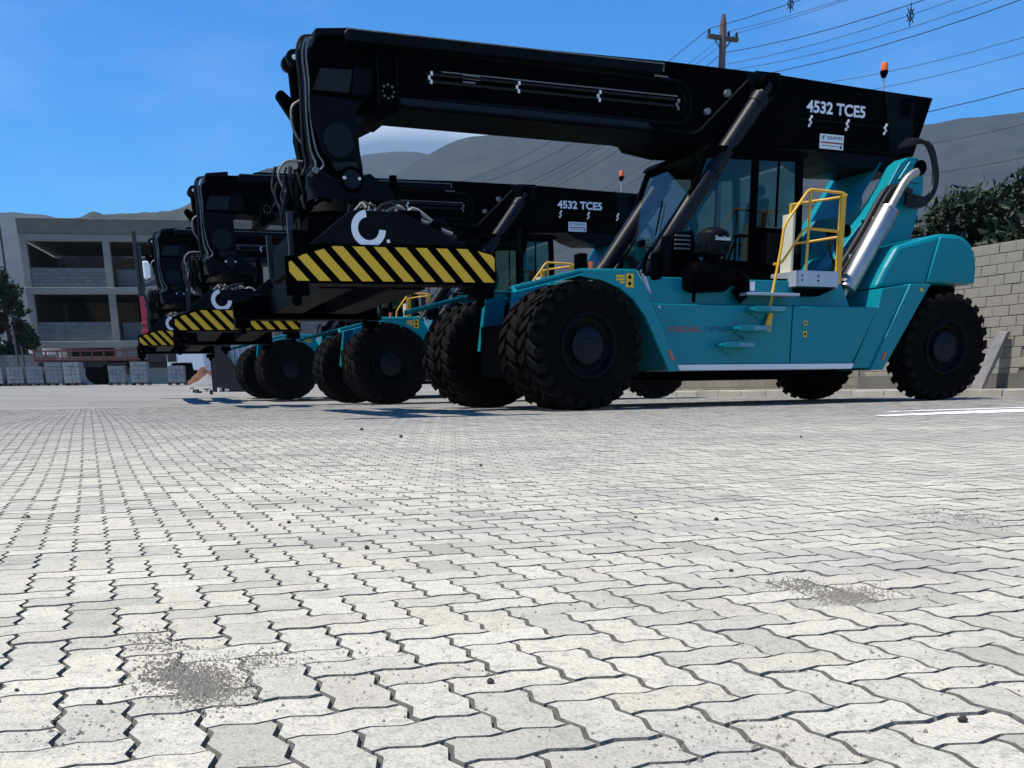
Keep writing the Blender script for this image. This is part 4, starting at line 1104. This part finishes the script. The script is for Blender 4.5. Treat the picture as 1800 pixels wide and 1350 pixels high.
    MB().prism([(-1.9, 3.815), (1.75, 3.815), (1.85, 3.74), (-1.9, 3.74)], -.492, -.4805).build('side_plate', M['navy'], boom)
    tray = MB().prism([(-2.53, 4.335), (1.87, 4.395), (1.90, 4.50), (-2.53, 4.45)], -.66, -.48).build('cable_tray', CH, boom, bevel=.01)
    MB().prism([(-2.53, 4.452), (1.90, 4.502), (1.90, 4.514), (-2.53, 4.464)], -.665, -.48).build('tray_lip', M['grey'], tray)
    for k, z in enumerate((4.02, 4.10)):
        pp = MB(); pp.tube([(-1.5, -.53, z), (2.15, -.53, z + .02)], .02, 8); pp.build('hydraulic_line', M['hose'], boom, smooth=50)
    hl = MB(); hl.tube([(-1.3, -.535, 4.14), (2.2, -.535, 4.165)], .008, 6); hl.build('hydraulic_line', M['grey'], boom, smooth=50)
    for u in (-1.46, -.25, .95, 2.2):
        c = MB()
        for du, z in ((.014, 4.105), (-.018, 4.055), (.006, 4.01)): c.box(u + du - .014, u + du + .014, -.565, -.545, z - .022, z + .022)
        c.build('pipe_clamp', M['letter'] if u < 2 else M['grey'], boom)
    for u in (4.55, 5.25, 6.0):
        c = MB()
        for du, z in ((.02, 4.10), (-.008, 4.06), (.012, 4.02), (-.016, 3.98)): c.box(u + du - .012, u + du + .012, -.525, -.5, z - .018, z + .018)
        c.build('pipe_clamp', M['letter'], boom)
    MB().prism([(4.4, 4.06), (6.2, 4.06), (6.2, 3.74), (4.62, 3.74)], -.49, -.4805).build('side_plate', K, boom, bevel=.004)
    MB().box(4.3, 6.2, -.50, -.4805, 4.065, 4.08).build('weld_seam', CH, boom)
    MB().prism([(5.95, 4.55), (6.55, 4.545), (6.60, 3.74), (6.15, 3.74)], -.50, -.4805).build('side_plate', CH, boom, bevel=.004)
    tl = MB()
    for k, (z, wd) in enumerate(((4.125, .24), (4.085, .24), (4.045, .17))): tl.box(-1.02, -1.02 + wd, -.5435, -.5405, z, z + .015)
    MB().box(-1.06, -.74, -.54, -.48, 4.02, 4.16).build('label_plate', K, boom)
    tl.build('label_text', M['grey'], boom)
    lettering('model_lettering', '4532 TCE5', M['letter'], boom, 4.49, 4.165, -.484, .165, 1.12, .03)
    sg = MB().box(4.75, 5.20, -.515, -.50, 3.69, 3.89).build('dealer_sign', M['white'], boom)
    lettering('sign_lettering', 'EQUIPORT', M['ink'], sg, 4.885, 3.815, -.5165, .05, .29, .02)
    sr = MB(); sr.box(4.77, 5.19, -.5185, -.516, 3.765, 3.785); sr.build('sign_stripe', M['red'], sg)
    sr = MB(); sr.prism([(4.79, 3.86), (4.84, 3.87), (4.84, 3.855), (4.815, 3.85), (4.815, 3.815), (4.80, 3.81)], -.5185, -.516); sr.box(4.80, 5.1, -.5185, -.516, 3.728, 3.736); sr.box(5.13, 5.17, -.5185, -.516, 3.705, 3.745); sr.build('sign_mark', M['ink'], sg)
    bc = MB(); bc.box(1.86, 2.0, -.56, -.48, 4.42, 4.56); bc.build('tray_bracket', K, boom)
    bg_ = MB()
    for du in (0, .045): bg_.box(1.89 + du, 1.91 + du, -.57, -.561, 4.44, 4.53)
    bg_.box(1.8, 2.02, -.57, -.561, 4.37, 4.39); bg_.build('tray_clip', M['grey'], boom)
    tc_ = MB(); tc_.prism([(-2.2, 4.49), (1.9, 4.585), (1.9, 4.615), (-2.1, 4.58), (-2.2, 4.56)], -.30, .30); tc_.build('top_cover', K, boom, bevel=.01)
    sm_ = MB(); sm_.disc((3.05, 4.28), .05, -.54, -.48, 10); sm_.disc((2.72, 4.02), .045, -.54, -.48, 8); sm_.build('sensor', M['grey'], boom)
    bec = MB(); bec.tube([(6.36, 0, 4.55), (6.36, 0, 4.92)], .016, 8); bo = bec.build('beacon_pole', M['galv'], boom)
    MB().tube([(6.36, 0, 4.90), (6.36, 0, 4.96), (6.36, 0, 5.0)], [.03, .06, .062], 14).build('beacon_base', K, boom, smooth=40)
    MB().tube([(6.36, 0, 5.0), (6.36, 0, 5.09), (6.36, 0, 5.115), (6.36, 0, 5.12)], [.058, .056, .045, .02], 14).build('beacon', M['orange'], boom, smooth=40)
    MB().prism([(6.28, 4.5), (6.48, 4.5), (6.45, 4.25), (6.30, 4.25)], -.55, -.5005).build('rear_bracket', K, boom, bevel=.01)
    # boom collar
    cl_ = MB(); cl_.box(-2.16, -2.10, -.56, .56, 3.64, 4.42); cl_.box(-1.93, -1.87, -.56, .56, 3.66, 4.46); cl_.box(-2.12, -1.9, -.52, .52, 3.62, 4.44)
    cl_.prism([(-2.2, 3.64), (-1.86, 3.67), (-1.98, 3.60), (-2.12, 3.53)], -.5, .5)
    clo = cl_.build('boom_collar', K, root, bevel=.008)
    nb = MB()
    for k in range(8): nb.disc((-2.015 + .075 * math.cos(k * math.pi / 4), 3.86 + .075 * math.sin(k * math.pi / 4)), .014, -.53, -.52, 6)
    nb.build('bolt', M['grey'], clo, kind='stuff')
    rb = MB(); rb.box(-2.165, -2.145, -.572, -.561, 3.66, 4.2); rb.box(-1.915, -1.895, -.572, -.561, 3.69, 4.2); rb.build('rib', CH, clo)
    # lift cylinders
    for s in (-1, 1):
        y = s * .72
        a, b_ = Vector((1.48, y, 1.68)), Vector((3.60, y, 4.38))
        q = lambda t: tuple(a + (b_ - a) * t)
        lc = MB(); lc.tube([q(0), q(.93)], .125, 20); lc.tube([q(.56), q(.585)], .14, 20); lc.tube([q(.90), q(.94)], .138, 20); lc.tube([q(.10), q(.13)], .14, 20)
        lo_ = lc.build('lift_cylinder', M['navy'], root, smooth=40)
        MB().tube([q(.93), q(1)], .075, 16).build('cylinder_rod', M['navy'], lo_, smooth=40)
        MB().disc((3.60, 4.38), .15, y - .06, y + .06, 20).build('rod_eye', K, lo_, smooth=40)
        MB().disc((1.48, 1.68), .17, y - .08, y + .08, 20).build('base_eye', K, lo_, smooth=40)
        n_ = Vector((.78, 0, -.62))
        pl_ = MB(); pl_.tube([Vector(q(.12)) + n_ * .165, Vector(q(.55)) + n_ * .165, Vector(q(.62)) + n_ * .15], .022, 8); pl_.build('feed_pipe', M['hose'], lo_, smooth=40)
        ck = MB(); c0 = Vector(q(.53)) + Vector((.12, 0, -.09)); ck.box(c0.x - .05, c0.x + .05, y - .05, y + .05, c0.z - .06, c0.z + .06); ck.build('valve', K, lo_, bevel=.01)
        MB().box(1.30, 1.66, s * .60, s * .84, 1.45, 1.70).build('cylinder_mount', K, root, bevel=.02)
    # ---- parts on the telescope
    def ext(o): EXT.append(o); return o
    ib = MB().box(-2.9, 1.0, -.40, .40, 3.76, 4.42); ext(ib.build('boom_extension', K, root, bevel=.01))
    hd = MB().prism([(-2.92, 4.30), (-2.86, 4.44), (-2.20, 4.47), (-2.14, 3.80), (-2.32, 3.74), (-2.42, 3.62), (-2.40, 3.17), (-2.36, 2.90), (-2.44, 2.72), (-2.66, 2.70), (-2.95, 2.95), (-3.03, 3.41), (-3.0, 3.78)], -.44, .44)
    hd = ext(hd.build('boom_head', K, root, bevel=.015))
    MB().prism([(-3.0, 3.76), (-2.33, 3.74), (-2.42, 3.62), (-2.40, 3.17), (-2.37, 2.96), (-2.74, 2.98), (-2.93, 3.3), (-3.0, 3.5)], -.462, -.4405).build('cheek_plate', CH, hd, bevel=.006)
    MB().prism([(-2.84, 4.06), (-2.44, 4.08), (-2.50, 3.82), (-2.95, 3.82)], -.448, -.4405).build('head_opening', M['hose'], hd)
    MB().prism([(-2.42, 4.12), (-2.18, 4.1), (-2.2, 3.84), (-2.46, 3.80)], -.455, -.4405).build('head_plate', CH, hd)
    bs = MB(); bs.disc((-2.68, 3.26), .235, -.478, -.462, 32); bs.build('boss', CH, hd, smooth=40)
    bs = MB(); bs.disc((-2.67, 3.27), .19, -.50, -.478, 32); bs.build('boss_cover', M['navy'], hd, smooth=40)
    bs = MB(); bs.prism([(-2.78, 3.02), (-2.45, 3.05), (-2.45, 2.95), (-2.72, 2.93)], -.47, -.4625); bs.build('head_slot', M['hose'], hd)
    hp = MB(); hp.prism([(-2.92, 4.31), (-2.88, 4.47), (-2.45, 4.52), (-2.45, 4.44), (-2.85, 4.40)], -.5, .5); hp.build('head_cover', CH, hd, bevel=.01)
    lgg = MB(); lgg.prism([(-2.92, 4.30), (-3.0, 4.26), (-3.14, 4.25)] + arc((-3.14, 4.16), .09, 90, 270, 8) + [(-2.95, 4.05)], -.40, -.30); lgg.prism([(-2.92, 4.30), (-3.0, 4.26), (-3.14, 4.25)] + arc((-3.14, 4.16), .09, 90, 270, 8) + [(-2.95, 4.05)], -.14, -.04); lgg.build('head_lug', CH, hd, bevel=.006)
    pn = MB(); pn.disc((-3.14, 4.16), .028, -.42, -.4005, 12); pn.build('pin', M['letter'], hd)
    tcy = ext(MB().tube([(-3.13, -.22, 4.16), (-3.09, -.22, 3.4), (-3.05, -.22, 3.0)], [.062, .066, .05], 14).build('tilt_cylinder', K, root, smooth=40))
    l2 = MB(); l2.prism([(-3.14, 3.78)] + arc((-3.26, 3.80), .06, 60, 200, 6) + [(-3.12, 3.50)], -.12, -.02); l2.build('cylinder_lug', K, tcy)
    for k, (dx, m_, rr) in enumerate(((0, 'grey', .016), (.05, 'grey', .013), (-.06, 'hose', .018), (-.02, 'hose', .018))):  # grey ones carry the pale sunlit hose highlights in their colour
        hh = MB(); hh.tube(curvy([(-2.80 + dx, -.38, 4.42), (-2.98 + dx, -.40, 4.38), (-3.05 + dx, -.42, 4.20), (-3.04 + dx, -.43, 3.9), (-3.05 + dx, -.43, 3.5), (-3.03 + dx * 1.5, -.45, 3.15), (-2.98 + dx * 2, -.47, 2.98), (-3.1 + dx, -.47, 2.85)]), rr, 7); hh.build('hose', M[m_], hd, smooth=50)
    hh = MB(); hh.tube(curvy([(-3.08, -.3, 3.72), (-3.20, -.34, 3.62), (-3.20, -.34, 3.40), (-3.10, -.3, 3.25)]), .016, 6); hh.tube(curvy([(-3.12, -.4, 3.02), (-3.34, -.42, 3.0), (-3.44, -.42, 2.84), (-3.36, -.42, 2.66)], 5), .014, 6); hh.build('hose', M['grey'], hd, smooth=50)
    yk = MB(); yk.prism([(-3.04, 2.98), (-2.88, 2.90), (-2.68, 2.80), (-2.3, 2.92), (-1.95, 2.69), (-1.93, 2.60), (-2.98, 2.60), (-3.02, 2.8)], -.52, .52)
    yk = ext(yk.build('yoke', CH, root, bevel=.015))
    rp_ = MB(); rp_.disc((-2.55, 2.83), .15, -.54, -.52, 28); rp_.build('yoke_pin', K, yk, smooth=40)
    rp_ = MB(); rp_.disc((-2.55, 2.83), .11, -.56, -.54, 24); rp_.build('yoke_pin', M['navy'], yk, smooth=40)
    nb = MB()
    for d in (-.095, .095): nb.disc((-2.55 + d, 2.84), .02, -.57, -.54, 8)
    nb.build('bolt', M['letter'], yk)
    nb = MB(); nb.disc((-3.0, 2.91), .04, -.55, -.52, 12); nb.build('bolt', M['grey'], yk)
    ro = MB(); ro.tube([(-2.62, 0, 2.34), (-2.62, 0, 2.44), (-2.62, 0, 2.60)], [.66, .70, .58], 36); ro = ext(ro.build('rotator', K, root, smooth=35))
    for x, y in ((-3.2, -.42), (-3.12, -.20), (-3.26, -.12), (-1.98, -.45)): MB().tube([(x, y, 2.38), (x, y, 2.72), (x, y, 2.75), (x, y, 2.92)], [.075, .075, .055, .05], 10).build('slew_motor', K, ro, smooth=40)
    random.seed(3)
    for k in range(16):
        x, y, z = random.uniform(-3.42, -3.05), random.uniform(-.55, -.05), random.uniform(2.45, 3.0)
        pth = [(x, y, z)]
        for j in range(4):
            x += random.uniform(-.04, .04); y += random.uniform(-.05, .05); z -= random.uniform(.07, .16); pth.append((max(-3.5, x), y, z))
        hh = MB(); hh.tube(curvy(pth, 3), random.choice((.014, .02, .026)), 6); hh.build('hose', random.choice((M['hose'], M['hose'], M['hose'], M['grey'])), ro, smooth=50)
    # spreader
    car = MB(); car.box(-.52, .52, -.85, .85, 1.98, 2.34); car.box(-.75, -.55, -1.15, 1.15, 1.75, 2.15); car.box(.5, .7, -1.15, 1.15, 1.75, 2.15); car.move(spin); car = ext(car.build('spreader_carriage', K, root, bevel=.015))
    for x in (-.42, .42): ext(MB().box(x - .20, x + .20, -2.0, 2.0, 1.42, 1.86).move(spin).build('spreader_beam', K, root, bevel=.015))
    for s in (-1, 1):
        for x in (-.42, .42): ext(MB().box(x - .16, x + .16, min(s * 1.4, s * 2.93), max(s * 1.4, s * 2.93), 1.46, 1.80).move(spin).build('telescopic_beam', K, root, bevel=.01))
        bp = [(-1.14, 1.37), (1.14, 1.385), (1.14, 1.70), (.86, 1.765), (-.78, 1.755), (-.96, 1.665), (-1.14, 1.625)]
        eb = MB(); eb.prism(bp, s * 2.98, s * 3.05); eb.prism([(-1.14, 1.37), (1.14, 1.385), (1.14, 1.42), (-1.14, 1.41)], s * 2.70, s * 2.98)
        eb.move(spin); eb = ext(eb.build('end_board', K, root, bevel=.006))
        inner = [(x * .985 + .0, z) for x, z in bp]
        inner = [(-1.10, 1.395), (1.12, 1.41), (1.12, 1.68), (.855, 1.742), (-.775, 1.735), (-.955, 1.645), (-1.10, 1.605)]
        for k in range(13):
            x0 = -1.62 + k * .2255
            q = clip([(x0 + .46, 1.30), (x0 + .585, 1.30), (x0 + .125, 1.80), (x0, 1.80)], inner)
            if len(q) > 2:
                st = MB().prism(q, s * 3.0505, s * 3.054); st.move(spin); st.build('stripe', M['ytape'], eb)
        lp = MB(); lp.prism([(-.86, 1.76), (-.47, 2.06), (-.40, 2.09), (.10, 2.09), (.82, 1.775)], s * 2.98, s * 3.035); lp.move(spin); lp = ext(lp.build('logo_plate', CH, root, bevel=.008))
        oc = [( -.25 + .182 * math.cos(R(a)), 1.915 + .182 * math.sin(R(a))) for a in range(98, 361, 6)]
        ic = [( -.25 + .112 * math.cos(R(a)), 1.915 + .112 * math.sin(R(a))) for a in range(98, 361, 6)]
        cr_ = MB()
        for j in range(len(oc) - 1): cr_.prism([oc[j], oc[j + 1], ic[j + 1], ic[j]], s * 3.0355, s * 3.039)
        cr_.box(-.062, -.03, min(s * 3.0355, s * 3.039), max(s * 3.0355, s * 3.039), 1.782, 1.814)
        cr_.move(spin); cr_.build('logo', M['letter'], lp)
        for x in (-1.02, 1.0):
            tw = MB().box(x - .12, x + .12, min(s * 2.80, s * 3.03), max(s * 2.80, s * 3.03), 1.25, 1.368).move(spin); tw = ext(tw.build('twistlock_box', K, root, bevel=.012))
            MB().tube([(x, s * 2.9, 1.25), (x, s * 2.9, 1.19), (x, s * 2.9, 1.16)], [.05, .055, .03], 8).move(spin).build('twistlock', K, tw)
        for x in (-.76, .75): ext(MB().box(x - .035, x + .035, s * 1.02 - .04, s * 1.02 + .04, 1.80, 2.36).move(spin).build('guide_post', M['darkplate'], root))
        random.seed(11)
        for k in range(14):
            x, y, z = random.uniform(-.5, .35), s * random.uniform(2.75, 2.97), 2.05
            pth = [(x, y, 2.0)]
            for j in range(4):
                x += random.uniform(.0, .17); y += random.uniform(-.04, .04); z = 2.08 + random.uniform(.0, .13) - max(0, x - .15) * .45; pth.append((x, y, z))
            hh = MB(); hh.tube(curvy(pth, 3), random.choice((.012, .018, .022)), 6); hh.move(spin); hh.build('hose', random.choice((M['hose'], M['hose'], M['grey'])), lp, smooth=50)
        for a_, b_, c_, d_ in ((.12, .34, 1.95, 2.12), (.45, .56, 1.86, 2.03)): MB().box(a_, b_, min(s * 2.8, s * 2.96), max(s * 2.8, s * 2.96), c_, d_).move(spin).build('valve_block', K, lp, bevel=.01)
    return root

first = make_stacker()
def set_m(o, x, y, z, yaw): o.location = (x, y, z); o.rotation_euler = (0, 0, R(yaw))
set_m(first, .213, 15.58, 0, 24)
extn = set(o.name for o in EXT)
def copy_machine(dx):
    c = first.copy(); col.objects.link(c)
    for ch_ in list(first.children):
        q = copy_tree(ch_, c)
        if ch_.name in extn: q.location.x += dx
    return c
second = copy_machine(-.28); set_m(second, -3.14, 23.93, 0, 22)
third = copy_machine(0); set_m(third, -6.825, 31.6, .08, 24)
GR = 'reach stackers parked side by side'
tag(first, 'nearest and largest teal reach stacker with black boom, whole side in view', 'reach stacker', GR)
tag(second, 'middle teal reach stacker, its cab seen behind the nearest one\'s striped spreader', 'reach stacker', GR)
tag(third, 'farthest and smallest teal reach stacker, next to the unfinished building', 'reach stacker', GR)
